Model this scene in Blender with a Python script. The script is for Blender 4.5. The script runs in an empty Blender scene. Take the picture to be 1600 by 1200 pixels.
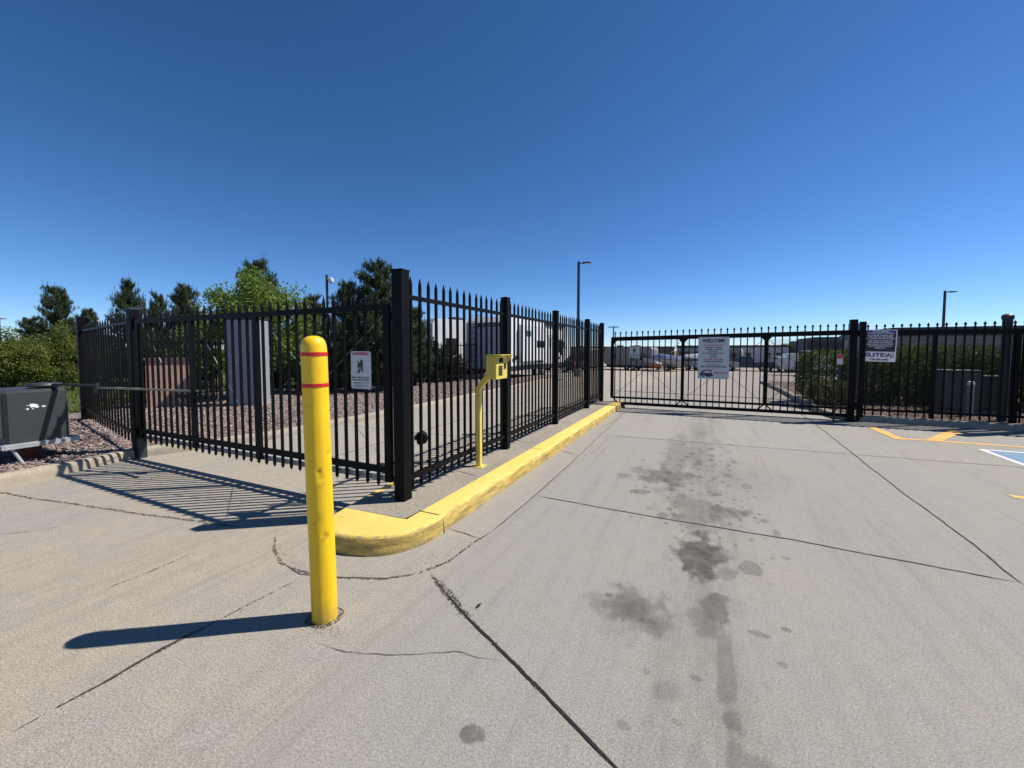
import bpy, math, random
from math import sin, cos, tan, pi, radians, sqrt, atan2
from mathutils import Vector, Matrix, noise
random.seed(7)
sc = bpy.context.scene
COL = sc.collection
# ------------------------------------------------------------------ camera
EYE = 1.6; FOC = 640.0; PIT = radians(2.9); YAW = radians(25.1)
cd = bpy.data.cameras.new("camera"); cam = bpy.data.objects.new("camera", cd); COL.objects.link(cam)
cam.location = (0, 0, EYE); cam.rotation_euler = (pi/2 - PIT, 0, YAW)
cd.sensor_fit = 'HORIZONTAL'; cd.sensor_width = 36; cd.lens = FOC/1600*36
cd.shift_y = -0.0129; cd.clip_start = 0.05; cd.clip_end = 3000
sc.camera = cam
# ------------------------------------------------------------------ sky + sun
SUN_EL = radians(53); SUN_AZ = radians(55)          # azimuth clockwise from +Y
w = bpy.data.worlds.new("World"); sc.world = w; w.use_nodes = True
wn = w.node_tree.nodes; wl = w.node_tree.links
sky = wn.new('ShaderNodeTexSky'); sky.sky_type = 'NISHITA'; sky.sun_disc = False
sky.sun_elevation = SUN_EL; sky.sun_rotation = SUN_AZ
sky.altitude = 2600; sky.air_density = 1.0; sky.dust_density = 0.0; sky.ozone_density = 4.0
# the camera's colour response to a very dry high-altitude sky: each channel a power of the physical sky
sepn = wn.new('ShaderNodeSeparateColor'); cmb = wn.new('ShaderNodeCombineColor'); wl.new(sky.outputs[0], sepn.inputs[0])
for ch, (gain, pw) in enumerate(((.96,1.34),(1.0,1.166),(1.20,1.17))):
    m0 = wn.new('ShaderNodeMath'); m0.operation = 'MULTIPLY'; m0.inputs[1].default_value = .115; wl.new(sepn.outputs[ch], m0.inputs[0])
    m1 = wn.new('ShaderNodeMath'); m1.operation = 'POWER'; m1.inputs[1].default_value = pw; wl.new(m0.outputs[0], m1.inputs[0])
    m2 = wn.new('ShaderNodeMath'); m2.operation = 'MULTIPLY'; m2.inputs[1].default_value = gain/.115*.747; wl.new(m1.outputs[0], m2.inputs[0]); wl.new(m2.outputs[0], cmb.inputs[ch])
wl.new(cmb.outputs[0], wn['Background'].inputs[0]); wn['Background'].inputs[1].default_value = 0.115
sd = bpy.data.lights.new("sun", 'SUN'); sd.energy = 5.0; sd.angle = radians(0.53); sd.color = (1.0, 0.95, 0.87)
so = bpy.data.objects.new("sun", sd); COL.objects.link(so)
sdir = Vector((sin(SUN_AZ)*cos(SUN_EL), cos(SUN_AZ)*cos(SUN_EL), sin(SUN_EL)))
so.rotation_euler = sdir.to_track_quat('Z', 'Y').to_euler(); so.location = (20, 15, 30)
vs = sc.view_settings; vs.view_transform = 'Standard'; vs.look = 'None'; vs.exposure = 0.42; vs.gamma = 1.0
sc.render.engine = 'CYCLES'; sc.render.resolution_x = 1024; sc.render.resolution_y = 768

# ------------------------------------------------------------------ survey helpers (photo bearings -> ground plan in metres)
CY = 547 + FOC*tan(PIT)
FW = Vector((-sin(YAW)*cos(PIT), cos(YAW)*cos(PIT), -sin(PIT))); RT = Vector((cos(YAW), sin(YAW), 0)); UP = RT.cross(FW)
def ray(x, y): return FW + RT*((x-800)/FOC) + UP*((CY-y)/FOC)
def G(x, y, z=0.0):
    d = ray(x, y); t = (z-EYE)/d.z
    return Vector((d.x*t, d.y*t, z))
def AT(x, D):          # ground plan point at bearing x and view depth D
    X = D*(x-800)/FOC
    return (-sin(YAW)*D + cos(YAW)*X, cos(YAW)*D + sin(YAW)*X)
def terr(y):           # the storage lot falls gently away beyond the gate
    return -1.0*min(max((y-19)/33, 0), 1)

# ------------------------------------------------------------------ mesh builder
class MB:
    def __init__(s): s.v = []; s.f = []; s.m = []
    def add(s, vs, fs, mi=0):
        n = len(s.v); s.v += [tuple(p) for p in vs]; s.f += [tuple(i+n for i in f) for f in fs]; s.m += [mi]*len(fs); return s
    def box(s, x0, x1, y0, y1, z0, z1, mi=0, M=None):
        vs = [Vector(p) for p in ((x0,y0,z0),(x1,y0,z0),(x1,y1,z0),(x0,y1,z0),(x0,y0,z1),(x1,y0,z1),(x1,y1,z1),(x0,y1,z1))]
        if M: vs = [M @ v for v in vs]
        return s.add(vs, [(3,2,1,0),(4,5,6,7),(0,1,5,4),(1,2,6,5),(2,3,7,6),(3,0,4,7)], mi)
    def cbox(s, x0, x1, y0, y1, z0, z1, b=0.01, mi=0, M=None):   # box with chamfered vertical edges and top
        def ring(z, i):
            a = [(x0+i+b,y0+i),(x1-i-b,y0+i),(x1-i,y0+i+b),(x1-i,y1-i-b),(x1-i-b,y1-i),(x0+i+b,y1-i),(x0+i,y1-i-b),(x0+i,y0+i+b)]
            return [Vector((p[0],p[1],z)) for p in a]
        vs = ring(z0,0)+ring(z1-b,0)+ring(z1,b)
        if M: vs = [M @ v for v in vs]
        fs = []
        for k in range(2):
            for i in range(8): fs.append((k*8+i, k*8+(i+1)%8, k*8+8+(i+1)%8, k*8+8+i))
        fs.append(tuple(range(16,24))); fs.append(tuple(range(7,-1,-1)))
        return s.add(vs, fs, mi)
    def tube(s, p, q, r, n=8, r2=None, mi=0, cap=True):
        p = Vector(p); q = Vector(q); r2 = r if r2 is None else r2
        d = (q-p).normalized(); a = d.orthogonal().normalized(); b = d.cross(a)
        vs = [p + (a*cos(2*pi*i/n)+b*sin(2*pi*i/n))*r for i in range(n)] + [q + (a*cos(2*pi*i/n)+b*sin(2*pi*i/n))*r2 for i in range(n)]
        fs = [(i,(i+1)%n,n+(i+1)%n,n+i) for i in range(n)]
        if cap: fs += [tuple(range(n-1,-1,-1)), tuple(range(n,2*n))]
        return s.add(vs, fs, mi)
    def bar(s, p, q, w, h, mi=0):   # rectangular bar, w horizontal, h vertical
        p = Vector(p); q = Vector(q); d = (q-p).normalized()
        a = d.cross(Vector((0,0,1)));  a = a.normalized() if a.length > 1e-4 else Vector((1,0,0))
        b = a.cross(d)
        o = [a*(-w/2)+b*(-h/2), a*(w/2)+b*(-h/2), a*(w/2)+b*(h/2), a*(-w/2)+b*(h/2)]
        return s.add([p+i for i in o]+[q+i for i in o], [(0,1,5,4),(1,2,6,5),(2,3,7,6),(3,0,4,7),(3,2,1,0),(4,5,6,7)], mi)
    def lathe(s, prof, n=24, c=(0,0,0), mi=0):
        vs = []
        for r, z in prof:
            for i in range(n): vs.append((c[0]+r*cos(2*pi*i/n), c[1]+r*sin(2*pi*i/n), c[2]+z))
        fs = []
        for k in range(len(prof)-1):
            for i in range(n): fs.append((k*n+i, k*n+(i+1)%n, (k+1)*n+(i+1)%n, (k+1)*n+i))
        fs.append(tuple(range(n-1,-1,-1))); fs.append(tuple(range((len(prof)-1)*n, len(prof)*n)))
        return s.add(vs, fs, mi)
    def prism(s, outline, y0, y1, mi=0):     # outline in x,z extruded along y
        n = len(outline)
        vs = [(a, y0, b) for a, b in outline] + [(a, y1, b) for a, b in outline]
        fs = [tuple(range(n)), tuple(range(2*n-1, n-1, -1))] + [(i, n+i, n+(i+1)%n, (i+1)%n) for i in range(n)]
        return s.add(vs, fs, mi)
    def mesh(s, name, mats, smooth=False):
        me = bpy.data.meshes.new(name); me.from_pydata(s.v, [], s.f)
        for m in (mats if isinstance(mats, (list, tuple)) else [mats]): me.materials.append(m)
        if any(s.m): me.polygons.foreach_set('material_index', s.m)
        if smooth:
            me.polygons.foreach_set('use_smooth', [True]*len(s.f))
            if smooth != 'all':
                me.set_sharp_from_angle(angle=radians(40))
        me.update(); return me
    def build(s, name, mats, parent=None, smooth=False, loc=None):
        return link(name, s.mesh(name, mats, smooth), parent, loc)
def link(name, me, parent=None, loc=None):
    o = bpy.data.objects.new(name, me); COL.objects.link(o)
    if parent: o.parent = parent
    if loc is not None: o.location = loc
    return o
def tag(o, label=None, cat=None, group=None, kind=None):
    if label: o['label'] = label
    if cat: o['category'] = cat
    if group: o['group'] = group
    if kind: o['kind'] = kind
    return o
def thing(name, label, cat, loc=(0,0,0), rz=0, group=None):
    o = bpy.data.objects.new(name, None); COL.objects.link(o); o.empty_display_size = .2
    o.location = loc; o.rotation_euler = (0,0,rz); return tag(o, label, cat, group)
def kids(o, _c={}): return [c for c in bpy.data.objects if c.parent == o]
def dup(root, loc, rz, label, scale=None):
    r = root.copy(); COL.objects.link(r); r.location = loc; r.rotation_euler = (0,0,rz); r['label'] = label
    if scale: r.scale = scale
    for ch in kids(root):
        c = ch.copy(); COL.objects.link(c); c.parent = r
        for g in kids(ch):
            d = g.copy(); COL.objects.link(d); d.parent = c
    return r

# ------------------------------------------------------------------ materials
class NT:
    def __init__(s, name):
        s.m = bpy.data.materials.new(name); s.m.use_nodes = True; s.t = s.m.node_tree; s.n = s.t.nodes; s.l = s.t.links
        s.b = s.n['Principled BSDF']; s.out = s.n['Material Output']
        s.geo = s.n.new('ShaderNodeNewGeometry'); s.P = s.geo.outputs['Position']
        s.tc = s.n.new('ShaderNodeTexCoord'); s.O = s.tc.outputs['Object']
    def set(s, sock, v):
        if hasattr(v, 'links') or isinstance(v, bpy.types.NodeSocket): s.l.new(v, sock)
        elif isinstance(v, (tuple, list)) and len(v) == 3 and sock.type == 'RGBA': sock.default_value = (*v, 1)
        else: sock.default_value = v
    def noise(s, scale, det=4, rough=.55, vec=None, dim='3D'):
        n = s.n.new('ShaderNodeTexNoise'); n.inputs['Scale'].default_value = scale; n.inputs['Detail'].default_value = det
        n.inputs['Roughness'].default_value = rough; s.l.new(vec or s.P, n.inputs['Vector']); return n.outputs['Fac']
    def voro(s, scale, out='Distance', vec=None, feat='F1', rand=1):
        n = s.n.new('ShaderNodeTexVoronoi'); n.feature = feat; n.inputs['Scale'].default_value = scale; n.inputs['Randomness'].default_value = rand
        s.l.new(vec or s.P, n.inputs['Vector']); return n.outputs[out]
    def mr(s, v, a, b, c=0., d=1., smooth=False):
        n = s.n.new('ShaderNodeMapRange'); n.interpolation_type = 'SMOOTHSTEP' if smooth else 'LINEAR'
        for i, x in enumerate((v,a,b,c,d)): s.set(n.inputs[i], x)
        return n.outputs[0]
    def mth(s, op, a, b=0.):
        n = s.n.new('ShaderNodeMath'); n.operation = op; s.set(n.inputs[0], a); s.set(n.inputs[1], b); return n.outputs[0]
    def mix(s, f, a, b, mode='MIX'):
        n = s.n.new('ShaderNodeMix'); n.data_type = 'RGBA'; n.blend_type = mode
        s.set(n.inputs[0], f); s.set(n.inputs[6], a); s.set(n.inputs[7], b); return n.outputs[2]
    def map(s, scale=(1,1,1), loc=(0,0,0), rot=(0,0,0), vec=None, typ='POINT'):
        n = s.n.new('ShaderNodeMapping'); n.vector_type = typ; n.inputs['Scale'].default_value = scale; n.inputs['Location'].default_value = loc
        n.inputs['Rotation'].default_value = rot; s.l.new(vec or s.P, n.inputs['Vector']); return n.outputs[0]
    def bump(s, h, strength=.3, dist=.01, nrm=None):
        n = s.n.new('ShaderNodeBump'); n.inputs['Strength'].default_value = strength; n.inputs['Distance'].default_value = dist
        s.l.new(h, n.inputs['Height'])
        if nrm: s.l.new(nrm, n.inputs['Normal'])
        return n.outputs[0]
    def fin(s, col=None, rough=None, nrm=None, metal=0, spec=None, coat=None):
        if col is not None: s.set(s.b.inputs['Base Color'], col)
        if rough is not None: s.set(s.b.inputs['Roughness'], rough)
        if nrm is not None: s.l.new(nrm, s.b.inputs['Normal'])
        s.b.inputs['Metallic'].default_value = metal
        if spec is not None: s.b.inputs['Specular IOR Level'].default_value = spec
        if coat: s.b.inputs['Coat Weight'].default_value = coat
        return s.m
def paint(name, col, rough=.4, var=.25, metal=0, dirt=(.2,.17,.13), dirtamt=.12, bscale=60, bump=.05, spec=.5):
    t = NT(name); a = t.noise(3.1, 5, vec=t.O); b = t.noise(28, 4, vec=t.O)
    c = t.mix(t.mr(a,.3,.7), tuple(x*(1-var) for x in col), tuple(min(1,x*(1+var*.5)) for x in col))
    c = t.mix(t.mr(b,.6,.8,0,dirtamt), c, dirt)
    return t.fin(c, t.mr(b,.2,.8,rough*.8,min(1,rough*1.3)), t.bump(t.noise(bscale,3,vec=t.O), bump, .005), metal, spec)
M = {}
M['black'] = paint('black_paint', (.0035,.0035,.0042), .5, .3, dirt=(.03,.027,.022), dirtamt=.08, bscale=90, bump=.12, spec=.13)
M['black_mesh'] = paint('black_mesh_steel', (.01,.01,.011), .5, .2)
M['white'] = paint('white_paint', (.78,.78,.76), .35, .06, dirtamt=.15)
M['greywhite'] = paint('rv_white', (.66,.66,.66), .35, .06, dirtamt=.1)
M['rvgrey'] = paint('rv_light_grey', (.42,.42,.44), .4, .06, dirtamt=.1)
M['signface'] = paint('sign_face', (.50,.54,.58), .5, .05, dirtamt=.12)
M['darkgrey'] = paint('dark_grey_paint', (.035,.038,.043), .5, .15, spec=.35)
M['midgrey'] = paint('mid_grey_paint', (.26,.275,.31), .5, .1)
M['glass'] = paint('dark_glass', (.015,.018,.022), .08, .1, dirtamt=.02, spec=.8)
M['tyre'] = paint('tyre_rubber', (.018,.018,.018), .85, .2)
M['chrome'] = paint('steel', (.45,.46,.47), .35, .15, metal=.8)
M['galv'] = paint('galvanised_steel', (.42,.44,.45), .5, .2, metal=.3)
M['red'] = paint('red_tape', (.55,.012,.015), .4, .08, dirtamt=.05)
M['redprint'] = paint('red_print', (.5,.05,.04), .5, .05, dirtamt=.05)
M['navy'] = paint('navy_print', (.015,.018,.04), .5, .05, dirtamt=.05)
M['purple'] = paint('purple_print', (.05,.025,.22), .5, .08, dirtamt=.05)
M['blacktext'] = paint('black_print', (.015,.015,.018), .5, .05, dirtamt=.05)
M['palelet'] = paint('pale_print', (.75,.75,.8), .5, .05, dirtamt=.05)
M['rust'] = paint('rusty_steel', (.13,.035,.025), .8, .4, dirtamt=.4)
M['boxgrey'] = paint('operator_grey', (.036,.042,.044), .5, .08, dirt=(.2,.2,.19), dirtamt=.12)
M['tan'] = paint('tan_panel', (.27,.25,.17), .6, .12)
M['taupe'] = paint('taupe_siding', (.22,.205,.195), .45, .08, dirtamt=.15)
M['tarp'] = paint('blue_tarp', (.045,.085,.17), .6, .2)
M['orange'] = paint('orange_gelcoat', (.30,.12,.05), .35, .1)
M['brownpaint'] = paint('brown_siding', (.11,.075,.06), .7, .2)
M['roofdark'] = paint('dark_roof_trim', (.045,.055,.05), .55, .15)
M['silver'] = paint('silver_car_paint', (.32,.33,.35), .25, .05)
M['whitecar'] = paint('white_car_paint', (.72,.74,.77), .22, .04, dirtamt=.05)
M['darkcar'] = paint('dark_car_paint', (.03,.032,.038), .2, .1)
M['lamp'] = paint('lamp_bronze', (.025,.024,.025), .4, .1)
M['keydark'] = paint('key_dark', (.03,.03,.03), .4, .1)
M['lightwhite'] = paint('camera_housing', (.7,.7,.7), .3, .05)
# safety yellow bollard sleeve: scuffs and dents
t = NT('bollard_yellow'); a = t.noise(7, 5, vec=t.O); b = t.noise(40, 5, .7, vec=t.map((1,1,.25), vec=t.O)); sc_ = t.noise(16, 6, .8, vec=t.O)
c = t.mix(t.mr(a,.3,.7), (.82,.48,.003), (.88,.57,.006)); c = t.mix(t.mr(sc_,.66,.74,0,.7), c, (.42,.25,.02)); c = t.mix(t.mr(b,.66,.75,0,.5), c, (.85,.75,.35))
sxb = t.n.new('ShaderNodeSeparateXYZ'); t.l.new(t.O, sxb.inputs[0]); n1 = t.noise(60, 5, .8, t.O); n2 = t.noise(14, 5, .7, t.map((1,1,.5), vec=t.O))
c = t.mix(t.mth('MULTIPLY', t.mr(sxb.outputs[2], .02, .16, .75, 0), t.mr(n2,.35,.6)), c, (.30,.21,.07))
c = t.mix(t.mth('MULTIPLY', t.mr(n2,.60,.66), t.mr(n1,.45,.6,0,.6)), c, (.38,.24,.03))
VA = atan2(-1.685, 2.005)
for (da, dz, sz_) in ((.0,.90,.015),(.35,.52,.017),(.2,.50,.014),(-.5,.60,.008),(.9,1.0,.012)):
    ln = t.n.new('ShaderNodeVectorMath'); ln.operation = 'LENGTH'; t.l.new(t.map((sz_*1.3,sz_*1.3,sz_), (.0715*cos(VA+da), .0715*sin(VA+da), dz), vec=t.O, typ='TEXTURE'), ln.inputs[0])
    d_ = t.mth('ADD', ln.outputs['Value'], t.mth('MULTIPLY', t.mth('SUBTRACT', n1, .5), 2.2)); c = t.mix(t.mr(d_, .75, 1.05, .6, 0), c, (.38,.20,.02))
M['bollard'] = t.fin(t.mix(.12, c, (.75,.5,.01)), t.mr(b,.3,.7,.28,.5), t.bump(a,.12,.02), coat=.1)
# yellow pedestal paint
M['pedyellow'] = paint('pedestal_yellow', (.70,.56,.11), .5, .12, dirt=(.3,.22,.08), dirtamt=.25)
# concrete family
BLOBS = []      # (x, y, rx, ry, angle, strength, edge)
def concrete(name, base=(.355,.336,.30), tan_=(.40,.352,.28), cool=(.325,.319,.303), stains=False, speck=1.2, tanamt=.9, fine=True):
    t = NT(name)
    big = t.noise(.42, 5, .6); mid = t.noise(2.3, 6, .62); sm = t.noise(11, 5, .6)
    c = t.mix(t.mr(big,.42,.62,0,tanamt,True), base, tan_)
    c = t.mix(t.mr(mid,.42,.7,0,.75), c, cool)
    sx0 = t.n.new('ShaderNodeSeparateXYZ'); t.l.new(t.P, sx0.inputs[0])
    dust = t.mth('MULTIPLY', t.mr(sx0.outputs[0], -1.2, -3.2, 0, .85, True), t.mr(t.noise(.9,5,.65,t.map(loc=(4,9,2))),.38,.6,.15,1)); c = t.mix(dust, c, (.47,.385,.27))
    c = t.mix(t.mr(sm,.35,.75,0,.35), c, (.15,.133,.112))
    # exposed sand: fine grains and occasional pale or dark chips
    g = t.mth('ADD', t.mth('MULTIPLY', t.noise(210, 3, .75), .6), t.mth('MULTIPLY', t.noise(95, 2, .7, t.map(loc=(1,2,0))), .4)); c = t.mix(t.mr(g,.40,.60,0,1), t.mix(.56*speck,c,(.065,.058,.05)), t.mix(.36*speck,c,(.50,.47,.41)))
    vd = t.voro(75); c = t.mix(t.mth('MULTIPLY', t.mr(vd,.12,.2,.7,0), t.mr(t.noise(19,2),.5,.62)), c, (.52,.48,.42))
    vk = t.voro(43, vec=t.map(loc=(3.1,7.7,0))); c = t.mix(t.mth('MULTIPLY', t.mr(vk,.05,.11,.8,0), t.mr(t.noise(5,2),.56,.62)), c, (.09,.07,.055))
    # broom / tyre polish streaks along the lane
    if stains:      # each slab was poured and weathered a little differently
        lt = lambda so, v: t.mth('GREATER_THAN', so, v)
        sid = t.mth('ADD', t.mth('ADD', t.mth('MULTIPLY', lt(sx0.outputs[0], -1.655), 3.1), t.mth('MULTIPLY', lt(sx0.outputs[0], 2.1), 5.3)), t.mth('ADD', t.mth('MULTIPLY', lt(sx0.outputs[1], 4.06), 7.7), t.mth('MULTIPLY', lt(sx0.outputs[1], 7.75), 11.9)))
        rn = t.mth('FRACT', t.mth('MULTIPLY', t.mth('SINE', t.mth('MULTIPLY', sid, 12.9)), 437.5)); c = t.mix(t.mr(rn,0,1,0,.26), c, (.22,.212,.20))
    st = t.noise(1.0, 4, .7, vec=t.map((9,.35,1))); c = t.mix(t.mr(st,.5,.75,0,.3), c, (.13,.123,.11))
    if stains:
        tot = None
        warp = t.mth('SUBTRACT', t.noise(4.2, 4, .6), .5); warp2 = t.mth('SUBTRACT', t.noise(17, 3, .6), .5)
        for (x, y, rx, ry, an, k, e) in BLOBS:
            v = t.map((rx, ry, 1), (x, y, 0), (0, 0, an), typ='TEXTURE')
            ln = t.n.new('ShaderNodeVectorMath'); ln.operation = 'LENGTH'; t.l.new(v, ln.inputs[0])
            d = t.mth('ADD', t.mth('ADD', ln.outputs['Value'], t.mth('MULTIPLY', warp, 2.6)), t.mth('MULTIPLY', warp2, .8))
            f = t.mr(d, 1-e, 1+e*.55, k, 0, True)
            tot = f if tot is None else t.mth('MAXIMUM', tot, f)
        tot = t.mth('MULTIPLY', tot, t.mr(t.noise(7, 5, .7), .3, .65, .62, 1.15)); c = t.mix(tot, c, (.04,.036,.032))
        # drip spots gathered along the lane centre
        vv = t.map((6.5, 3.6, 1)); sp = t.voro(1.0, vec=vv); rnd = t.voro(1.0, 'Color', vec=vv)
        sx = t.n.new('ShaderNodeSeparateXYZ'); t.l.new(t.P, sx.inputs[0])
        band = t.mr(t.mth('ABSOLUTE', t.mth('ADD', sx.outputs[0], .05)), .2, 1.25, 1, 0, True)
        band = t.mth('MULTIPLY', band, t.mr(sx.outputs[1], 3.2, 4.3, .35, 1)); band = t.mth('MULTIPLY', band, t.mr(sx.outputs[1], 6.5, 10, 1, .35))
        sr = t.n.new('ShaderNodeSeparateColor'); t.l.new(rnd, sr.inputs[0])
        siz = t.mth('MULTIPLY', t.mth('MULTIPLY', sr.outputs[0], band), .52)
        dd = t.mth('SUBTRACT', t.mth('ADD', sp, t.mth('MULTIPLY', warp2, .25)), siz)
        f = t.mr(dd, -.14, .04, .42, 0); c = t.mix(t.mth('MULTIPLY', f, t.mr(siz, .06, .2)), c, (.045,.04,.036))
        vv = t.map((15, 8.5, 1), loc=(3.3,1.1,0)); sp = t.voro(1.0, vec=vv); rnd = t.voro(1.0, 'Color', vec=vv); sr = t.n.new('ShaderNodeSeparateColor'); t.l.new(rnd, sr.inputs[0])
        siz = t.mth('MULTIPLY', t.mth('MULTIPLY', t.mth('POWER', sr.outputs[1], 1.6), band), .50)
        dd = t.mth('SUBTRACT', t.mth('ADD', sp, t.mth('MULTIPLY', warp2, .4)), siz); f = t.mr(dd, -.15, .03, .5, 0); c = t.mix(t.mth('MULTIPLY', f, t.mr(siz, .08, .2)), c, (.05,.045,.04))
        # polished darker wheel path down the lane
        wp = t.mth('MULTIPLY', t.mr(t.mth('ABSOLUTE', t.mth('SUBTRACT', sx.outputs[0], .05)), .05, .45, 1, 0, True), t.mr(t.noise(1.1,4,.7,t.map((3,.5,1))), .4, .62, 0, .34)); c = t.mix(wp, c, (.06,.055,.05))
    h = t.mth('ADD', t.mth('MULTIPLY', t.noise(230,3,.7), 1), t.mth('MULTIPLY', mid, .9))
    return t.fin(c, t.mr(g,.2,.8,.78,.95), t.bump(h, .45, .006), spec=.3)
def B(px, py, prx, pry, k, e, an=0):
    p = G(px, py); q = G(px+prx, py); r = G(px, py-pry); BLOBS.append((p.x, p.y, (q-p).length, (r-p).length, an, k, e))
B(1100, 868, 38, 34, .82, .34); B(1133, 893, 16, 15, .38, .3); B(1172, 888, 16, 9, .42, .2)
B(988, 952, 46, 36, .66, .55, .3); B(951, 930, 9, 5, .6, .3); B(935, 938, 22, 16, .3, .6)
B(1118, 950, 22, 22, .6, .32); B(1100, 972, 28, 22, .38, .4); B(1133, 1040, 13, 62, .36, .35); B(1143, 1128, 17, 30, .5, .5); B(1148, 1180, 14, 40, .36, .4); B(1020, 975, 26, 24, .5, .5); B(960, 985, 30, 12, .2, .7); B(1060, 790, 16, 8, .4, .4); B(1165, 760, 10, 4, .4, .3); B(1160, 800, 9, 4, .45, .3)
B(1195, 815, 8, 4, .4, .3); B(1090, 690, 14, 50, .2, .8); B(1228, 872, 8, 3, .4, .3); B(1090, 1060, 9, 5, .4, .4); B(1185, 990, 16, 5, .4, .3); B(1230, 985, 8, 4, .45, .3); B(1222, 1038, 7, 4, .4, .3); B(1010, 1050, 8, 6, .3, .4); B(1040, 1080, 20, 14, .25, .6); B(975, 1135, 10, 7, .35, .4); B(1180, 1195, 40, 14, .35, .6); B(1060, 1130, 9, 5, .3, .4)
B(740, 1146, 17, 14, .6, .3)
B(1040, 744, 46, 13, .62, .5); B(1056, 715, 20, 40, .34, .6); B(1095, 805, 30, 26, .36, .5); B(1125, 800, 30, 10, .42, .35)
B(1000, 768, 16, 4, .45, .3); B(1150, 745, 80, 22, .16, .9); B(975, 742, 15, 4, .35, .3)
M['conc'] = concrete('concrete_driveway', stains=True)
M['conc2'] = concrete('concrete_pavement', base=(.29,.265,.23), tan_=(.31,.27,.21), tanamt=.5)
M['concwalk'] = concrete('concrete_infill', base=(.28,.232,.175), tan_=(.33,.245,.165), cool=(.25,.215,.175), speck=1.3)
M['conckerb'] = concrete('concrete_kerb', base=(.29,.258,.205), tan_=(.33,.265,.18), speck=.8)
M['lot'] = concrete('lot_pavement', base=(.27,.225,.20), tan_=(.29,.25,.21), cool=(.22,.19,.172), speck=.6)
# worn yellow kerb paint
t = NT('kerb_yellow'); a = t.noise(2.2, 6, .65); b = t.noise(26, 6, .75); sx = t.n.new('ShaderNodeSeparateXYZ'); t.l.new(t.P, sx.inputs[0])
c = t.mix(t.mr(a,.3,.7), (.74,.53,.12), (.80,.60,.17)); c = t.mix(t.mr(t.noise(70,5,.7),.42,.72,0,.45), c, (.36,.23,.06))
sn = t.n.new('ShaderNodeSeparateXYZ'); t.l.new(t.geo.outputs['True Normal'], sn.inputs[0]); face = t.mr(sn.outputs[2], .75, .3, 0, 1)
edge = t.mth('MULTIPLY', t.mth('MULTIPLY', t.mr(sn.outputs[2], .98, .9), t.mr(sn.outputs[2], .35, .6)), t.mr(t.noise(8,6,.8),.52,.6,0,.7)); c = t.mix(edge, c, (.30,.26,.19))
shade_scuff = t.mr(t.noise(3.0, 6, .75, t.map((1,1,7))), .38, .6, .1, .85); c = t.mix(t.mth('MULTIPLY', face, shade_scuff), c, (.26,.18,.06))  # browner vertical faces: shade put into the colour, mixed with scuffed wear
low = t.mr(sx.outputs[2], .0, .10, .14, 0); wear = t.mth('ADD', t.mth('MULTIPLY', b, .6), t.mth('ADD', t.mth('MULTIPLY', a,.4), low))
c = t.mix(t.mr(wear,.60,.68,0,.8), c, (.33,.27,.19)); c = t.mix(t.mr(t.noise(9,6,.8),.62,.7,0,.35), c, (.25,.19,.1))
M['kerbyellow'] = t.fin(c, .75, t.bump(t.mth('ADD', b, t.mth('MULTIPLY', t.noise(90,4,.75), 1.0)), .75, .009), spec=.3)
M['joint'] = paint('joint_filler', (.045,.036,.03), .95, .4, dirt=(.02,.015,.01), dirtamt=.5, bscale=200, bump=.6)
M['crumble'] = paint('crumbled_joint', (.17,.135,.105), .95, .35, dirt=(.06,.045,.035), dirtamt=.85, bscale=160, bump=1.0)
t = NT('crumbled_joint'); g_ = t.voro(95, 'Color'); s3 = t.n.new('ShaderNodeSeparateColor'); t.l.new(g_, s3.inputs[0]); d3 = t.voro(95)
c = t.mix(s3.outputs[0], (.07,.055,.042), (.30,.25,.20)); c = t.mix(t.mr(d3,.35,.6), c, (.03,.022,.017)); t.fin(c, .95, t.bump(d3, 1, .006))
tr = t.n.new('ShaderNodeBsdfTransparent'); mx = t.n.new('ShaderNodeMixShader'); t.l.new(t.mr(t.noise(38,5,.75),.47,.53), mx.inputs[0]); t.l.new(t.b.outputs[0], mx.inputs[1]); t.l.new(tr.outputs[0], mx.inputs[2]); t.l.new(mx.outputs[0], t.out.inputs[0])
M['crumble'] = t.m
M['voidd'] = paint('open_crack', (.012,.008,.006), 1, .2)
M['lineorange'] = paint('faded_orange_line_paint', (.66,.37,.10), .8, .18, dirt=(.33,.29,.24), dirtamt=.6)
M['linewhite'] = paint('white_line_paint', (.78,.80,.80), .75, .08, dirt=(.4,.38,.35), dirtamt=.4)
M['lineblue'] = paint('blue_stall_paint', (.13,.22,.33), .8, .12, dirt=(.35,.33,.3), dirtamt=.4)
# gravel, mulch, grass, far ground
def gravel(name, cols, scale, tint=1):
    t = NT(name); r = t.voro(scale, 'Color'); s_ = t.n.new('ShaderNodeSeparateColor'); t.l.new(r, s_.inputs[0]); d = t.voro(scale)
    c = t.mix(t.mr(s_.outputs[0],.2,.8), cols[0], cols[1]); c = t.mix(t.mr(s_.outputs[1],.7,.75), c, cols[2]); c = t.mix(t.mr(d,.45,.75,0,.8), c, (.03,.022,.018))
    inv = t.mr(d,0,.7,1,0); return t.fin(c, .9, t.bump(inv, 1.0, .03), spec=.3)
M['gravel'] = gravel('river_gravel', ((.16,.108,.092),(.30,.225,.20),(.42,.38,.35)), 24)
M['mulch'] = gravel('bark_mulch', ((.10,.06,.04),(.24,.16,.12),(.36,.29,.23)), 30)
def stone(name, c0, c1):
    t = NT(name); r = t.geo.outputs['Random Per Island']; c = t.mix(r, c0, c1); c = t.mix(t.mr(t.noise(40,3),.4,.7,0,.4), c, tuple(x*.5 for x in c0))
    return t.fin(c, .85, spec=.3)
M['stone'] = stone('gravel_stones', (.11,.072,.062), (.40,.31,.28))
M['chips'] = stone('mulch_chips', (.09,.055,.04), (.34,.24,.19))
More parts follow.
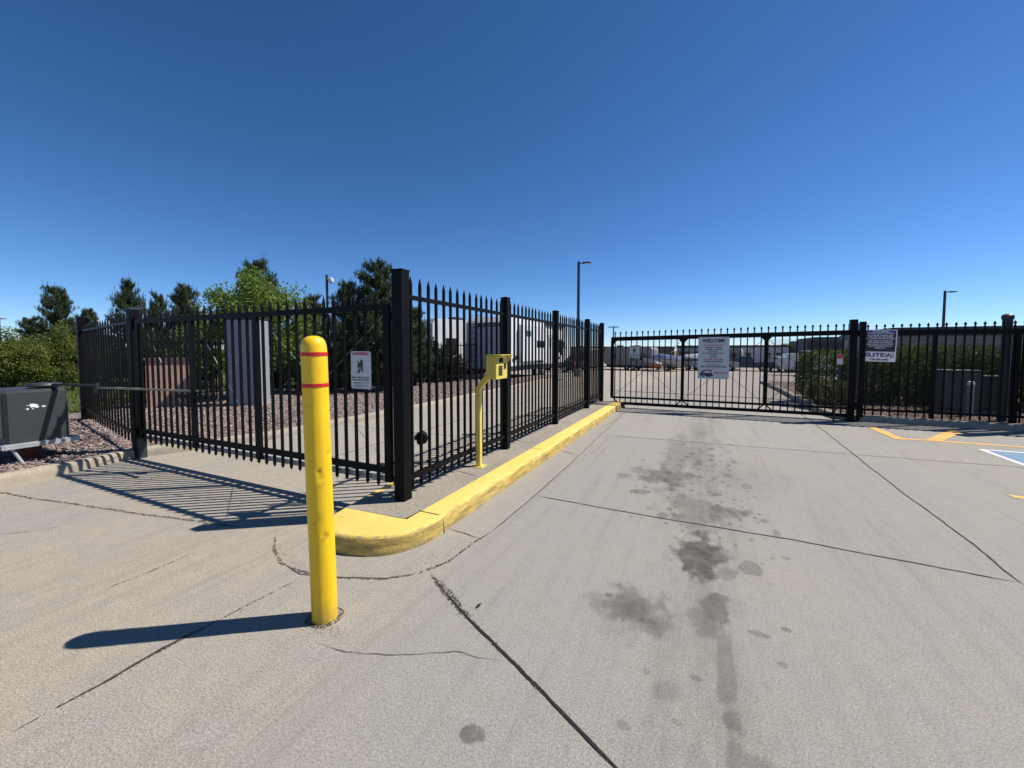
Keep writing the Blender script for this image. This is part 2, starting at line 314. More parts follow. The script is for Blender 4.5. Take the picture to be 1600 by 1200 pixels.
t = NT('grass_turf'); c = t.mix(t.mr(t.noise(1.1,5),.35,.65), (.045,.075,.018), (.12,.13,.045)); c = t.mix(t.mr(t.noise(9,5,.7),.5,.75,0,.6), c, (.17,.15,.08))
M['turf'] = t.fin(c, .95, t.bump(t.noise(40,4,.8), .8, .04), spec=.1)
t = NT('far_ground'); c = t.mix(t.mr(t.noise(.05,6),.4,.65), (.13,.11,.07), (.09,.09,.045)); M['earth'] = t.fin(c, .95)
def leafmat(name, a, b, trans=.25, rough=.6, yel=None):
    t = NT(name); r = t.geo.outputs['Random Per Island']; c = t.mix(r, a, b)
    c = t.mix(t.mr(t.noise(1.3,3,vec=t.O),.4,.65,0,.6), c, yel or b)
    t.fin(c, rough, spec=.25); tr = t.n.new('ShaderNodeBsdfTranslucent'); t.l.new(c, tr.inputs[0])
    mx = t.n.new('ShaderNodeMixShader'); mx.inputs[0].default_value = trans
    t.l.new(t.b.outputs[0], mx.inputs[1]); t.l.new(tr.outputs[0], mx.inputs[2]); t.l.new(mx.outputs[0], t.out.inputs[0]); return t.m
M['needle'] = leafmat('pine_needles', (.028,.048,.020), (.075,.095,.040), .15)
M['leaf'] = leafmat('bright_leaves', (.075,.13,.022), (.18,.27,.05), .4)
M['leafyellow'] = leafmat('yellow_green_leaves', (.06,.09,.016), (.17,.195,.04), .35)
M['hedge'] = leafmat('juniper_hedge_leaves', (.05,.075,.018), (.14,.165,.04), .25)
M['blade'] = leafmat('grass_blades', (.05,.085,.02), (.17,.19,.06), .3)
M['bark'] = paint('bark', (.07,.05,.035), .95, .4, bscale=25, bump=.8)
t = NT('brick_wall'); bk = t.n.new('ShaderNodeTexBrick'); bk.inputs['Scale'].default_value = 1.0
t.l.new(t.map(rot=(pi/2,0,0), vec=t.O), bk.inputs['Vector'])
bk.inputs['Color1'].default_value = (.46,.22,.14,1); bk.inputs['Color2'].default_value = (.55,.29,.19,1); bk.inputs['Mortar'].default_value = (.35,.31,.27,1)
bk.inputs['Brick Width'].default_value = .3; bk.inputs['Row Height'].default_value = .1; bk.inputs['Mortar Size'].default_value = .01
M['brick'] = t.fin(bk.outputs[0], .9)
# split face masonry of the storage building
t = NT('masonry_block'); bk = t.n.new('ShaderNodeTexBrick'); t.l.new(t.map(rot=(pi/2,0,0), vec=t.O), bk.inputs['Vector']); bk.inputs['Scale'].default_value = 1
bk.inputs['Color1'].default_value = (.27,.25,.25,1); bk.inputs['Color2'].default_value = (.32,.30,.295,1); bk.inputs['Mortar'].default_value = (.12,.11,.11,1)
bk.inputs['Brick Width'].default_value = .4; bk.inputs['Row Height'].default_value = .2; bk.inputs['Mortar Size'].default_value = .008
M['masonry'] = t.fin(bk.outputs[0], .9)

# ------------------------------------------------------------------ terrain and paving
def strip_sheet(name, x0f, x1f, ys, mat, z=0.0, nx=2, flat=False):
    mb = MB(); rows = []
    for y in ys:
        x0 = x0f(y) if callable(x0f) else x0f; x1 = x1f(y) if callable(x1f) else x1f
        rows.append([(x0+(x1-x0)*i/(nx-1), y, z+(0 if flat else terr(y))) for i in range(nx)])
    vs = [p for r in rows for p in r]; fs = []
    for j in range(len(rows)-1):
        for i in range(nx-1): a = j*nx+i; fs.append((a, a+1, a+nx+1, a+nx))
    mb.add(vs, fs); return mb.build(name, mat)
Y = [-60, 0, 19, 30, 40, 52, 100, 300, 1500]
tag(strip_sheet('ground', -1500, 1500, Y, M['earth'], -.06), kind='structure')
driveway = tag(strip_sheet('driveway', -7.6, 40, [-12, 14.0], M['conc'], 0, flat=True), kind='structure')
KX = [(-12,-7.2),(1.2,-7.38),(2.4,-7.46),(3.1,-7.6),(3.9,-7.25),(4.8,-6.95),(9,-6.9),(14,-7.05),(22,-7.4)]
def kx(y):
    for (a, xa), (b, xb) in zip(KX, KX[1:]):
        if y <= b: return xa+(xb-xa)*(y-a)/(b-a)
    return KX[-1][1]
tag(strip_sheet('left_lane_pavement', kx, -2.9, [14.0,16,19,22,23], M['conc2'], 0), kind='structure')
tag(strip_sheet('lot_pavement', lambda y: -2.9 if y <= 23 else -60, 2.75, [14.0,19,23,23.01,30,40,52,110], M['lot'], .004), kind='structure')
tag(strip_sheet('lot_pavement', 2.75, 60, [23,30,40,52,110], M['lot'], .002), kind='structure')

def ribbon(name, pts, wd, mat, parent=driveway, z=.003, jit=.4, amp=.006, seed=0, fade=True):
    """thin irregular strip following a joint or crack in the slab"""
    rnd = random.Random(seed); P = []
    for a, b in zip(pts, pts[1:]):
        L = (b-a).length; n = max(2, int(L/.025))
        for i in range(n): P.append(a.lerp(b, i/n))
    P.append(pts[-1]); n = len(P); mb = MB(); vs = []
    for i, p in enumerate(P):
        d = (P[min(i+1,n-1)]-P[max(i-1,0)]).normalized(); nn = Vector((-d.y, d.x, 0))
        o = noise.noise(Vector((i*.05, seed*3.1, 0)))*amp*2.2 + noise.noise(Vector((i*.31, seed*1.7, 5)))*amp
        k = wd if not callable(wd) else wd(i/(n-1))
        k = k*(1+jit*noise.noise(Vector((i*.23, seed, 9)))+jit*.6*(rnd.random()-.5))
        if fade: k *= min(1, (i+1)/8, (n-i)/8)
        vs += [(p.x+nn.x*(o+k/2), p.y+nn.y*(o+k/2), z), (p.x+nn.x*(o-k/2), p.y+nn.y*(o-k/2), z)]
    mb.add(vs, [(2*i, 2*i+1, 2*i+3, 2*i+2) for i in range(n-1)])
    return mb.build(name, mat, parent)
gp = lambda *a: [G(*p) for p in a]
ribbon('joint', gp((838,775),(1010,806),(1250,846),(1597,912)), .013, M['joint'], seed=1, z=.004)
ribbon('joint', gp((1597,912),(1700,933)), .013, M['joint'], seed=2, z=.004)
ribbon('joint', gp((945,680),(1250,704),(1600,731),(1720,741)), .012, M['joint'], seed=3, z=.004)
ribbon('joint', [G(1600,915), G(1525,855), G(1400,762), G(1268,658), Vector((2.2,14,0))], .014, M['joint'], seed=4, z=.0035)
ribbon('joint', gp((1600,915),(1680,978)), .012, M['joint'], seed=5, z=.0035)
ribbon('joint', [G(768,832), G(840,770), G(905,712), G(975,645), Vector((-1.66,12.5,0))], .010, M['joint'], seed=6, z=.0035)
def arc_pts(): return gp((430,838),(428,858),(440,880),(470,893),(530,903),(600,905),(650,897),(700,878),(745,845),(768,832))
ribbon('joint', arc_pts(), .022, M['crumble'], seed=7, amp=.004, jit=.7, z=.0035)
ribbon('joint', gp((440,880),(470,897),(530,903),(600,905),(650,897)), .007, M['joint'], seed=17, amp=.006, z=.0045)
ribbon('crack', gp((672,896),(690,922),(720,955),(770,1003),(860,1095),(962,1202),(990,1235)), lambda u: .004+.010*min(1,max(0,(u-.1)*3)), M['voidd'], seed=8, amp=.004, z=.005)
ribbon('joint', gp((672,896),(690,922),(720,955),(770,1003),(860,1095),(962,1202),(990,1235)), lambda u: .030-.014*u, M['crumble'], seed=9, amp=.005, jit=.6)
ribbon('joint', gp((673,898),(692,918),(710,940),(738,972)), .06, M['crumble'], seed=19, amp=.004, jit=.8, z=.0025)
ribbon('joint', gp((472,903),(325,978),(245,1020),(110,1095),(-10,1160)), .010, M['crumble'], seed=10, z=.003)
ribbon('crack', gp((330,975),(245,1020),(180,1058),(110,1095)), .014, M['joint'], seed=11, amp=.010, jit=1.2, z=.0045)
ribbon('joint', gp((-10,768),(60,780),(200,800),(372,824)), .032, M['crumble'], seed=12, amp=.006, jit=.6)
ribbon('crack', gp((170,918),(235,893),(300,865)), .012, M['crumble'], seed=13, amp=.006, jit=.9)
ribbon('crack', gp((490,1004),(540,1020),(600,1024),(650,1023),(710,1017),(745,1025),(790,1032)), .0035, M['joint'], seed=14, amp=.010, jit=.6, z=.004)
ribbon('crack', gp((-10,835),(60,830),(130,812)), .004, M['joint'], seed=15, amp=.015, z=.004)
ribbon('joint', gp((700,826),(752,843)), .010, M['joint'], seed=16, z=.004)
ribbon('joint', gp((868,702),(903,712)), .010, M['joint'], seed=18, z=.004)
ribbon('joint', [Vector((-7.0,6.3,0)), Vector((-3.1,6.4,0))], .012, M['joint'], seed=20, z=.004)
ribbon('joint', [Vector((-7.0,10.3,0)), Vector((-3.1,10.4,0))], .012, M['joint'], seed=21, z=.004)
ribbon('joint', [Vector((-5.0,4.0,0)), Vector((-5.0,13.9,0))], .012, M['joint'], seed=22, z=.0035)
# painted lines of the accessible stall
def strip(name, a, b, wd, mat, z=.004, parent=driveway):
    d = (b-a).normalized(); n = Vector((-d.y, d.x, 0))*wd/2; mb = MB(); K = max(2,int((b-a).length/.06)); vs = []
    for i in range(K+1):
        p = a.lerp(b, i/K); e = noise.noise(p*9)*.006; vs += [(*(p+n*(1+e*10)).xy, z), (*(p-n*(1+e*8)).xy, z)]
    mb.add(vs, [(2*i,2*i+1,2*i+3,2*i+2) for i in range(K)]); return mb.build(name, mat, parent)
strip('stall_line', Vector((3.16,9.62,0)), Vector((12,9.62,0)), .10, M['lineorange'])
strip('stall_line', G(1362,668), G(1407,687), .17, M['lineorange'], z=.0055)
strip('stall_line', G(1458,689), G(1494,673.5), .2, M['lineorange'], z=.0055)
strip('stall_line', G(1580,776), G(1580,776)+Vector((1.8,0,0)), .11, M['lineorange'])
X0, X1, Y0, Y1 = 4.04, 5.34, 7.84, 9.12
mb = MB(); mb.add([(X0,Y0,.004),(X1,Y0,.004),(X1,Y1,.004),(X0,Y1,.004)], [(0,1,2,3)]); mb.build('stall_marking_border', M['linewhite'], driveway)
mb = MB(); q = .07; mb.add([(X0+q,Y0+q,.008),(X1-q,Y0+q,.008),(X1-q,Y1-q,.008),(X0+q,Y1-q,.008)], [(0,1,2,3)]); mb.build('stall_marking_field', M['lineblue'], driveway)
mb = MB()   # wheelchair symbol, lying on the slab with its head towards the fence
def flat_tube(mb, pts, wd, z):
    for a, b in zip(pts, pts[1:]):
        a = Vector(a); b = Vector(b); d = (b-a).normalized(); n = Vector((-d.y, d.x))*wd/2; e = d*wd*.4
        mb.add([(*(a-e+n),z),(*(a-e-n),z),(*(b+e-n),z),(*(b+e+n),z)], [(0,1,2,3)]); z += .0001
cx, cyy = 4.66, 8.40
flat_tube(mb, [(cx+.30*cos(a), cyy-.02+.30*sin(a)) for a in [radians(150+k*14) for k in range(18)]], .07, .0115)
flat_tube(mb, [(cx-.06,cyy+.40),(cx-.02,cyy+.12),(cx+.22,cyy+.12),(cx+.34,cyy-.14),(cx+.42,cyy-.12)], .085, .0135)
flat_tube(mb, [(cx-.04,cyy+.26),(cx+.16,cyy+.26)], .06, .0145)
mb.add([(cx-.07+.09*cos(k*pi/8), cyy+.54+.09*sin(k*pi/8), .0118) for k in range(16)], [tuple(range(16))])
mb.build('wheelchair_symbol', M['linewhite'], driveway)

# ------------------------------------------------------------------ kerbs
def kerb(name, path, wd, h, mat, label=None, closed=False, side=1, seed=0):
    """rolled-edge concrete kerb; path is the foot of its face, body lies to the left of travel when side=1"""
    P = [Vector((p[0], p[1], 0)) for p in path]; R = []
    for a, b in zip(P, P[1:]):
        n = max(1, int((b-a).length/.08))
        R += [a.lerp(b, i/n) for i in range(n)]
    R.append(P[-1]); n = len(R); prof = [(0,-.04),(0,0),(.012,h*.55),(.022,h*.82),(.036,h*.95),(.058,h),(wd,h),(wd,-.04)]
    vs = []
    for i, p in enumerate(R):
        d = (R[min(i+1,n-1)]-R[max(i-1,0)]).normalized(); nn = Vector((-d.y, d.x, 0))*side
        for k, (o, z) in enumerate(prof):
            j = noise.noise(Vector((p.x*4, p.y*4, k+seed)))*.005 if 1 <= k <= 5 else 0
            vs.append((p.x+nn.x*(o+j), p.y+nn.y*(o+j), z+j*.6+terr(p.y)))
    m = len(prof); fs = []
    for i in range(n-1):
        for k in range(m-1):
            q = (i*m+k, i*m+k+1, (i+1)*m+k+1, (i+1)*m+k); fs.append(q if side == 1 else q[::-1])
    fs += [tuple(range(m)), tuple((n-1)*m+k for k in range(m-1,-1,-1))]
    mb = MB(); mb.add(vs, fs); o = mb.build(name, mat, smooth=True); return tag(o, kind='structure')
# island: yellow kerb round the nose, tan concrete inside
def bez(a, b, c, n=8): return [(a[0]*(1-t)**2+2*b[0]*t*(1-t)+c[0]*t*t, a[1]*(1-t)**2+2*b[1]*t*(1-t)+c[1]*t*t) for t in [i/n for i in range(n+1)]]
outline = [(-2.04,11.82), (-2.04,3.05)] + bez((-2.03,2.92),(-2.02,2.40),(-2.42,2.30)) + [(-2.55,2.27)] + bez((-2.66,2.26),(-2.86,2.28),(-2.96,2.52),6) + [(-3.05,3.0),(-3.14,3.6),(-3.14,11.82)]
KH = .15; mb = MB(); R = []
pts = [Vector((p[0],p[1],0)) for p in outline]
for a, b in zip(pts, pts[1:]):
    n = max(1, int((b-a).length/.05)); R += [a.lerp(b, i/n) for i in range(n)]
R.append(pts[-1])
inner = []; n = len(R); prof = [(0,-.03),(0,0),(.004,KH*.3),(.008,KH*.6),(.014,KH*.86),(.028,KH*.97),(.045,KH),(None,KH)]
vs = []
for i, p in enumerate(R):
    d = (R[min(i+1,n-1)]-R[max(i-1,0)]).normalized(); nn = Vector((d.y, -d.x, 0))
    if nn.dot(Vector((-2.6, 6 if p.y > 3 else 3.4, 0))-p) < 0: nn = -nn
    ip = Vector((min(max(p.x, -2.98), -2.28), max(p.y, 2.74), 0))
    if p.x < -2.8 and p.y < 3.6: ip.x = max(ip.x, p.x+.16)
    if p.y < 3.0: ip = Vector((min(max(p.x, -2.96), -2.30), 2.70+.05*(ip.x+2.96), 0)) if p.y < 2.74 else ip
    for k, (o, z) in enumerate(prof):
        if o is None: vs.append((ip.x, ip.y, z)); continue
        j = (noise.noise(Vector((p.x*5, p.y*5, k*.7)))*.007+noise.noise(Vector((p.x*19, p.y*19, k*1.1)))*.004) if 1 <= k <= 6 else 0
        vs.append((p.x+nn.x*(o+j), p.y+nn.y*(o+j), z+j*.5))
    inner.append(ip)
m = len(prof); fs = []
for i in range(n-1):
    for k in range(m-1): fs.append((i*m+k, (i+1)*m+k, (i+1)*m+k+1, i*m+k+1))
fs += [tuple(range(m)), tuple((n-1)*m+k for k in range(m-1,-1,-1))]
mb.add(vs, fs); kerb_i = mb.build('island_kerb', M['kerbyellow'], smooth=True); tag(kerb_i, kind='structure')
for seed, (a, b) in enumerate([((-2.03,2.93),(-2.30,2.95)), ((-2.04,5.55),(-2.29,5.55)), ((-2.04,8.6),(-2.29,8.6))]):
    o = .004; mb = MB(); ya = a[1]
    prof2 = [(a[0]+.004,0),(a[0]-.006,KH*.5),(a[0]-.016,KH*.82),(a[0]-.035,KH*.96),(a[0]-.06,KH+.003),(b[0],KH+.003)]
    vs2 = []
    for k, (x, z) in enumerate(prof2):
        jj = .008*noise.noise(Vector((k*1.7, seed*9, 0))); vs2 += [(x+.002, ya+jj-.004, z), (x+.002, ya+jj+.005, z)]
    mb.add(vs2, [(2*i,2*i+1,2*i+3,2*i+2) for i in range(len(prof2)-1)]); mb.build('joint', M['voidd'], kerb_i)
nose = [(-2.30,2.74),(-2.28,3.0),(-2.28,11.82),(-2.98,11.82),(-2.98,3.0),(-2.96,2.70)]
mb = MB(); ys = [2.72+i*.35 for i in range(27)]
mb.add([(a, b, KH+.001) for a, b in nose], [tuple(range(6))][0:1] and [(0,1,2,3,4,5)]); mb.box(-2.98,-2.28,11.78,11.82,-.03,KH)
isl = mb.build('traffic_island', M['concwalk']); tag(isl, kind='structure')
for i, yj in enumerate((4.1, 5.9, 7.9, 9.6)):
    ribbon('joint', [Vector((-2.98,yj+.1,0)), Vector((-2.29,yj-.08,0))], .010, M['joint'], parent=isl, z=KH+.004, seed=40+i)
kerb('kerb', KX[:-1]+[(22.,-7.4)] and [(x, y) for y, x in KX], .16, .13, M['conckerb'], side=1)
rk = [(30,11.30),(10,11.36),(5.7,11.42),(3.9,11.50),(3.2,11.58)]
kerb('kerb', rk[::1], .16, .14, M['conckerb'], side=-1, seed=4)
lk = [(3.14,11.60),(2.95,11.62),(2.72,11.95),(2.62,12.6),(2.60,14),(2.62,19),(2.8,26)]
kerb('kerb', lk, .15, .14, M['conckerb'], side=-1, seed=5)

# planting beds
def stones(name, mat, region, count, s0, s1, z, seed, kind='stuff', label=None, cat=None):
    rnd = random.Random(seed); mb = MB(); k = 0
    while k < count:
        x, y = region(rnd)
        if x is None: continue
        s = rnd.uniform(s0, s1); a = rnd.random()*pi; ca, sa = cos(a), sin(a); e = rnd.uniform(.55, 1); h = rnd.uniform(.4, .75)
        base = [(1,0,0),(0,e,0),(-1,0,0),(0,-e,0),(.15,.1,h),(-.1,0,-h)]; zz = z + s*h*.3 + rnd.random()*s*.3 + terr(y)
        mb.add([(x+s*(px*ca-py*sa)*rnd.uniform(.8,1.2), y+s*(px*sa+py*ca)*rnd.uniform(.8,1.2), zz+pz*s) for px, py, pz in base],
               [(0,1,4),(1,2,4),(2,3,4),(3,0,4),(1,0,5),(2,1,5),(3,2,5),(0,3,5)]); k += 1
    o = mb.build(name, mat); return tag(o, label, cat, kind=kind)
bed = MB(); vs = []; ys = [-12,0,1.2,2.4,3.1,3.9,4.8,7,9,12,14,17,20,23]
for y in ys: vs += [(-13.6 if y < 6 else -16, y, .10), (kx(y)-.15, y, .10)]
bed.add(vs, [(2*i,2*i+1,2*i+3,2*i+2) for i in range(len(ys)-1)])
tag(bed.build('gravel_bed', M['gravel']), kind='structure')
def reg_left(r):
    y = r.uniform(1.0, 5.0)**1.0; return r.uniform(-12.5, kx(y)-.17), y
tag(stones('gravel_stones', M['stone'], reg_left, 6500, .014, .036, .10, 3), 'pinkish gravel round the gate operator box and left fence', 'gravel')
def reg_mid(r):
    y = 4.8 + 17*(r.random()**1.4); x = kx(y)-.17 - (5.6)*r.random(); return x, y
tag(stones('gravel_stones', M['stone'], reg_mid, 13000, .018, .042, .10, 4), 'pinkish gravel strip between the left lane and the rear fence', 'gravel')
mb = MB(); mb.add([(2.77,11.75,.115),(3.2,11.64,.115),(30,11.45,.115),(30,23,.115),(2.77,23,.115)], [(0,1,2,3,4)]); tag(mb.build('mulch_bed', M['mulch']), kind='structure')
tag(stones('mulch_chips', M['chips'], lambda r: (r.uniform(2.85,10), 11.75+4*(r.random()**1.5)), 5000, .015, .04, .115, 6), 'brown bark mulch under the right fence and hedge', 'mulch')
mb = MB(); mb.add([(-60,-20,.03),(-14,-20,.03),(-14,26,.03),(-60,26,.03)], [(0,1,2,3)]); tag(mb.build('lawn', M['turf']), kind='structure')
rnd = random.Random(11); mb = MB()
for i in range(26000):
    x = -13.2-17*rnd.random()**1.5; y = rnd.uniform(0, 14); a = rnd.random()*6.28; h = rnd.uniform(.05,.14); wdt = .012+.012*rnd.random()
    dx, dy = cos(a)*wdt, sin(a)*wdt; lx, ly = rnd.uniform(-.05,.05), rnd.uniform(-.05,.05)
    mb.add([(x-dx,y-dy,.03),(x+dx,y+dy,.03),(x+lx,y+ly,.03+h)], [(0,1,2)])
tag(mb.build('grass', M['blade']), 'rough green grass behind the left fence', 'grass', kind='stuff')

# ------------------------------------------------------------------ fences and gates
def spear_mesh(z0, z1, s=.0125, name='picket', tip=.07):
    mb = MB(); zt = z1-tip
    for (a, b, c, d) in [(-s,s,-s,s)]: mb.box(a,b,c,d,z0,zt)
    mb.v[-4:] = mb.v[-4:]
    mb.add([(-s,-s,zt),(s,-s,zt),(s,s,zt),(-s,s,zt),(0,-s*.2,z1),(0,s*.2,z1)], [(0,1,4),(1,2,5,4),(2,3,5),(3,0,4,5)])
    mb.add([(-s,-s,z0),(s,-s,z0),(s,s,z0),(-s,s,z0),(0,-s*.2,z0-.03),(0,s*.2,z0-.03)], [(1,0,4),(2,1,4,5),(3,2,5),(0,3,5,4)])
    return mb.mesh(name, M['black'])
def spade_mesh(z0, z1, s=.0125, name='picket'):
    mb = MB(); zn = z1-.125; mb.box(-s,s,-s,s,z0,zn)
    mb.lathe([(.013,zn),(.011,zn+.012),(.020,zn+.02),(.020,zn+.03),(.010,zn+.036),(.014,zn+.05),(.027,zn+.068),(.024,zn+.08),(.010,zn+.105),(.001,z1)], 8)
    return mb.mesh(name, M['black'])
def post_mesh(w, z0, z1, cap=True, name='post'):
    mb = MB(); s = w/2; mb.cbox(-s,s,-s,s,z0,z1-.02 if cap else z1, .006)
    if cap:
        e = s+.002; mb.box(-e,e,-e,e,z1-.02,z1-.002); mb.add([(-e,-e,z1-.002),(e,-e,z1-.002),(e,e,z1-.002),(-e,e,z1-.002),(0,0,z1+.012)], [(0,1,4),(1,2,4),(2,3,4),(3,0,4)])
    return mb.mesh(name, M['black'])
def put(me, name, parent, x, y=0, z=0, sz=1, tilt=0):
    o = bpy.data.objects.new(name, me); COL.objects.link(o); o.parent = parent; o.location = (x, y, z); o.scale = (1,1,sz)
    if tilt: o.rotation_euler = (tilt*.6, tilt, random.uniform(-.03,.03))
    return o
def bars(parent, L0, L1, z, h, w=.035, name='rail', y=0):
    mb = MB(); mb.box(L0, L1, -w/2+y, w/2+y, z-h/2, z+h/2); return mb.build(name, M['black'], parent)
R_ = random.Random(5); jt = lambda: R_.uniform(-.0025,.0025)
# island fence
f1 = thing('metal_fence', 'black spear topped steel fence with five square posts along the yellow kerbed island', 'fence', (-2.62,3.07,KH), pi/2)
posts = [0.03, 2.30, 4.52, 6.92, 8.50]
pick = spear_mesh(.08, 2.17)
bigpost = post_mesh(.122, 0, 2.21, name='corner_post'); po = post_mesh(.105, 0, 2.21)
for i, x in enumerate(posts): put(bigpost if i == 0 else po, 'post', f1, x)
for a, b in zip(posts, posts[1:]):
    e = .055; bars(f1, a+e, b-e, 1.965, .042); bars(f1, a+e, b-e, .19, .05, .045)
    n = round((b-a)/.145)-1; st = (b-a)/(n+1)
    for k in range(1, n+1): put(pick, 'picket', f1, a+st*k, -.0005-.03*0, jt(), 1, jt())
mb = MB(); mb.tube((.07,.09,.24),(8.4,.12,.22),.012,6); mb.tube((.07,.13,.13),(8.4,.16,.13),.03,8); mb.build('gate_track_pipe', M['darkgrey'], f1)
# black photo eye on the inner face
pe = thing('photo_eye', 'small black half round sensor cup behind the island fence next to the corner post', 'sensor', (-2.70,3.52,.66), 0)
mb = MB(); pr = [( .055*cos(a), .07*sin(a)) for a in [radians(-90+k*15) for k in range(13)]]; mb.prism([(x-.02, z) for x, z in pr]+[(-.05,.06),(-.05,-.05)], -.04, .04); mb.build('housing', M['black'], pe)
mb = MB(); mb.tube((-.05,0,.0),(-.09,0,.0),.035,14); mb.build('lens', M['glass'], pe)
# left swing gate (Y = 3.1)
g1 = thing('swing_gate', 'wide black spear topped swing gate with warning sign across the left lane', 'gate', (-7.50,3.10,0), 0)
LG = 4.74; gp1 = spear_mesh(.27, 2.17)
mb = MB(); mb.box(.02,LG,-.022,.022,1.985,2.045); mb.build('rail', M['black'], g1)
mb = MB(); mb.box(.02,LG,-.022,.022,.385,.445); mb.build('rail', M['black'], g1)
k = 0; x = .12
while x < LG-.05:
    wide = any(abs(x-u) < .08 for u in (1.36, 2.68)); put(gp1, 'picket', g1, x, .0005, jt(), 1, jt()); x += .1435
for u in (.045, 1.40, 2.72, LG-.03):
    mb = MB(); mb.box(u-.04,u+.04,-.0215,.0215,.30,2.03); mb.build('frame_upright', M['black'], g1)
mb = MB(); mb.box(.0,LG+.02,.03,.10,.285,.345); mb.build('lower_channel', M['galv'], g1)
mb = MB()
for (a, b) in (((.1,.45),(1.38,1.98)), ((.1,1.98),(1.38,.45)), ((1.42,.45),(2.7,1.98)), ((1.42,1.98),(2.7,.45)), ((2.74,1.98),(LG-.06,.45)), ((2.74,.45),(LG-.06,1.98))):
    mb.tube((a[0],.035,a[1]),(b[0],.035,b[1]),.0028,5)
    m0 = Vector((a[0],.035,a[1])).lerp(Vector((b[0],.035,b[1])),.25); m1 = Vector((a[0],.035,a[1])).lerp(Vector((b[0],.035,b[1])),.36); mb.tube(m0,m1,.005,6)
mb.build('brace_cable', M['chrome'], g1)
# hinge post of the swing gate
hp = thing('gate_post', 'tall grey black square hinge post between the swing gate and short left fence', 'post', (-7.60,3.12,0), 0)
mb = MB(); mb.cbox(-.075,.035,-.06,.06,0,2.21,.006); mb.build('shaft', M['black'], hp); mb = MB(); mb.box(.037,.10,-.05,.05,.0,.30); mb.build('stub', M['darkgrey'], hp)
mb = MB(); mb.box(-.082,.042,-.067,.067,2.19,2.225); mb.build('cap', M['darkgrey'], hp)
for z in (.42, 2.02): mb = MB(); mb.tube((.06,-.0,z-.06),(.06,-.0,z+.06),.022,10); mb.build('hinge', M['black'], hp)
# short fence going left
A = Vector((-7.70,3.12,0)); Bp = Vector((-12.05,4.05,0)); dv = Bp-A; Lf = dv.length
f2 = thing('metal_fence', 'short run of black spear topped fence left of the hinge post', 'fence', (A.x,A.y,.08), atan2(dv.y, dv.x))
bars(f2, .02, Lf-.07, 1.93, .042); bars(f2, .02, Lf-.07, .27, .045); p2 = spear_mesh(.12, 2.06)
n = 19
for k in range(1, n): put(p2, 'picket', f2, k*Lf/n, .0005, jt(), 1, jt())
put(post_mesh(.14, 0, 2.22), 'post', f2, Lf)
# rear fence behind the gravel
def long_fence(label, pts, h, sp, base, mesh_panel=False):
    """posts, rails and pickets along a polyline"""
    o = thing('metal_fence', label, 'fence', (0,0,0), 0); pk = spear_mesh(.10, h, .013, tip=.06); pm = post_mesh(.075, 0, h+.05); cnt = 0
    extra = MB()
    for a, b in zip(pts, pts[1:]):
        a = Vector((*a,0)); b = Vector((*b,0)); L = (b-a).length; d = (b-a)/L; ang = atan2(d.y,d.x); n = int(L/sp)
        ns = max(1, round(L/2.4))
        for i in range(ns+1):
            p = a+d*(L*i/ns); q = put(pm, 'post', o, p.x, p.y, base+terr(p.y)); q.rotation_euler = (0,0,ang)
        for z in (h-.16, .28):
            mb = MB(); mb.bar((a.x,a.y,base+z+terr(a.y)),(b.x,b.y,base+z+terr(b.y)),.03,.04); mb.build('rail', M['black'], o)
        for k in range(1, n):
            p = a+d*(L*k/n)
            if cnt < 100: q = put(pk, 'picket', o, p.x, p.y, base+terr(p.y)); q.rotation_euler = (0,0,ang)
            else: extra.box(p.x-.012,p.x+.012,p.y-.012,p.y+.012,base+.1+terr(p.y),base+h-.03+terr(p.y))
            cnt += 1
    if extra.v: e = extra.build('pickets', M['black'], o); e['kind'] = 'stuff'
    return o
long_fence('long black rear fence running behind the pink gravel under the trees', [(-13.5,4.6),(-12.9,11.0),(-10.0,17.3)], 1.9, .15, .08)

# front sliding gate (Y = 11.6)
def lattice(mb, x0, x1, z0, z1, y, s=.045, wd=.0045, t=.002):
    """expanded steel: two families of flat diagonal strands"""
    H = z1-z0; W = x1-x0; sl = .55
    for sgn in (1, -1):
        k = -H/sl*1.0
        while k < W + H/sl:
            a0 = x0+k; pts = []
            # line x = a0 + sgn*(z-z0)/sl ; clip to rectangle
            zs = [z0, z1]; xa = a0; xb = a0+sgn*H/sl
            def zat(x): return z0+(x-a0)*sl*sgn
            if xa < x0: 
                if xb <= x0: k += s/sl*1.0; continue
                zs[0] = zat(x0); xa = x0
            if xa > x1:
                if xb >= x1: k += s/sl*1.0; continue
                zs[0] = zat(x1); xa = x1
            if xb > x1: zs[1] = zat(x1); xb = x1
            if xb < x0: zs[1] = zat(x0); xb = x0
            mb.add([(xa,y,zs[0]-wd/2),(xa,y,zs[0]+wd/2),(xb,y,zs[1]+wd/2),(xb,y,zs[1]-wd/2)], [(0,1,2,3)])
            k += s/sl
g2 = thing('sliding_gate', 'wide black cantilever sliding gate with spade finials carrying the white welcome sign', 'gate', (-2.36,11.6,0), 0)
GL = 5.36
topz = lambda x: 1.905+.017*x
mb = MB()
for (za, zb, yy) in ((-.055,.055,.03),): mb.add([(0,-.03,topz(0)+za),(GL,-.03,topz(GL)+za),(GL,.03,topz(GL)+za),(0,.03,topz(0)+za),(0,-.03,topz(0)+zb),(GL,-.03,topz(GL)+zb),(GL,.03,topz(GL)+zb),(0,.03,topz(0)+zb)],
    [(3,2,1,0),(4,5,6,7),(0,1,5,4),(1,2,6,5),(2,3,7,6),(3,0,4,7)])
mb.build('top_rail', M['black'], g2)
mb = MB(); mb.box(0,GL,-.03,.03,.255,.305); mb.build('rail', M['black'], g2)
mb = MB(); mb.box(0,GL,-.045,.045,.085,.155); mb.build('bottom_rail', M['black'], g2)
sp2 = spade_mesh(.12, 2.11)
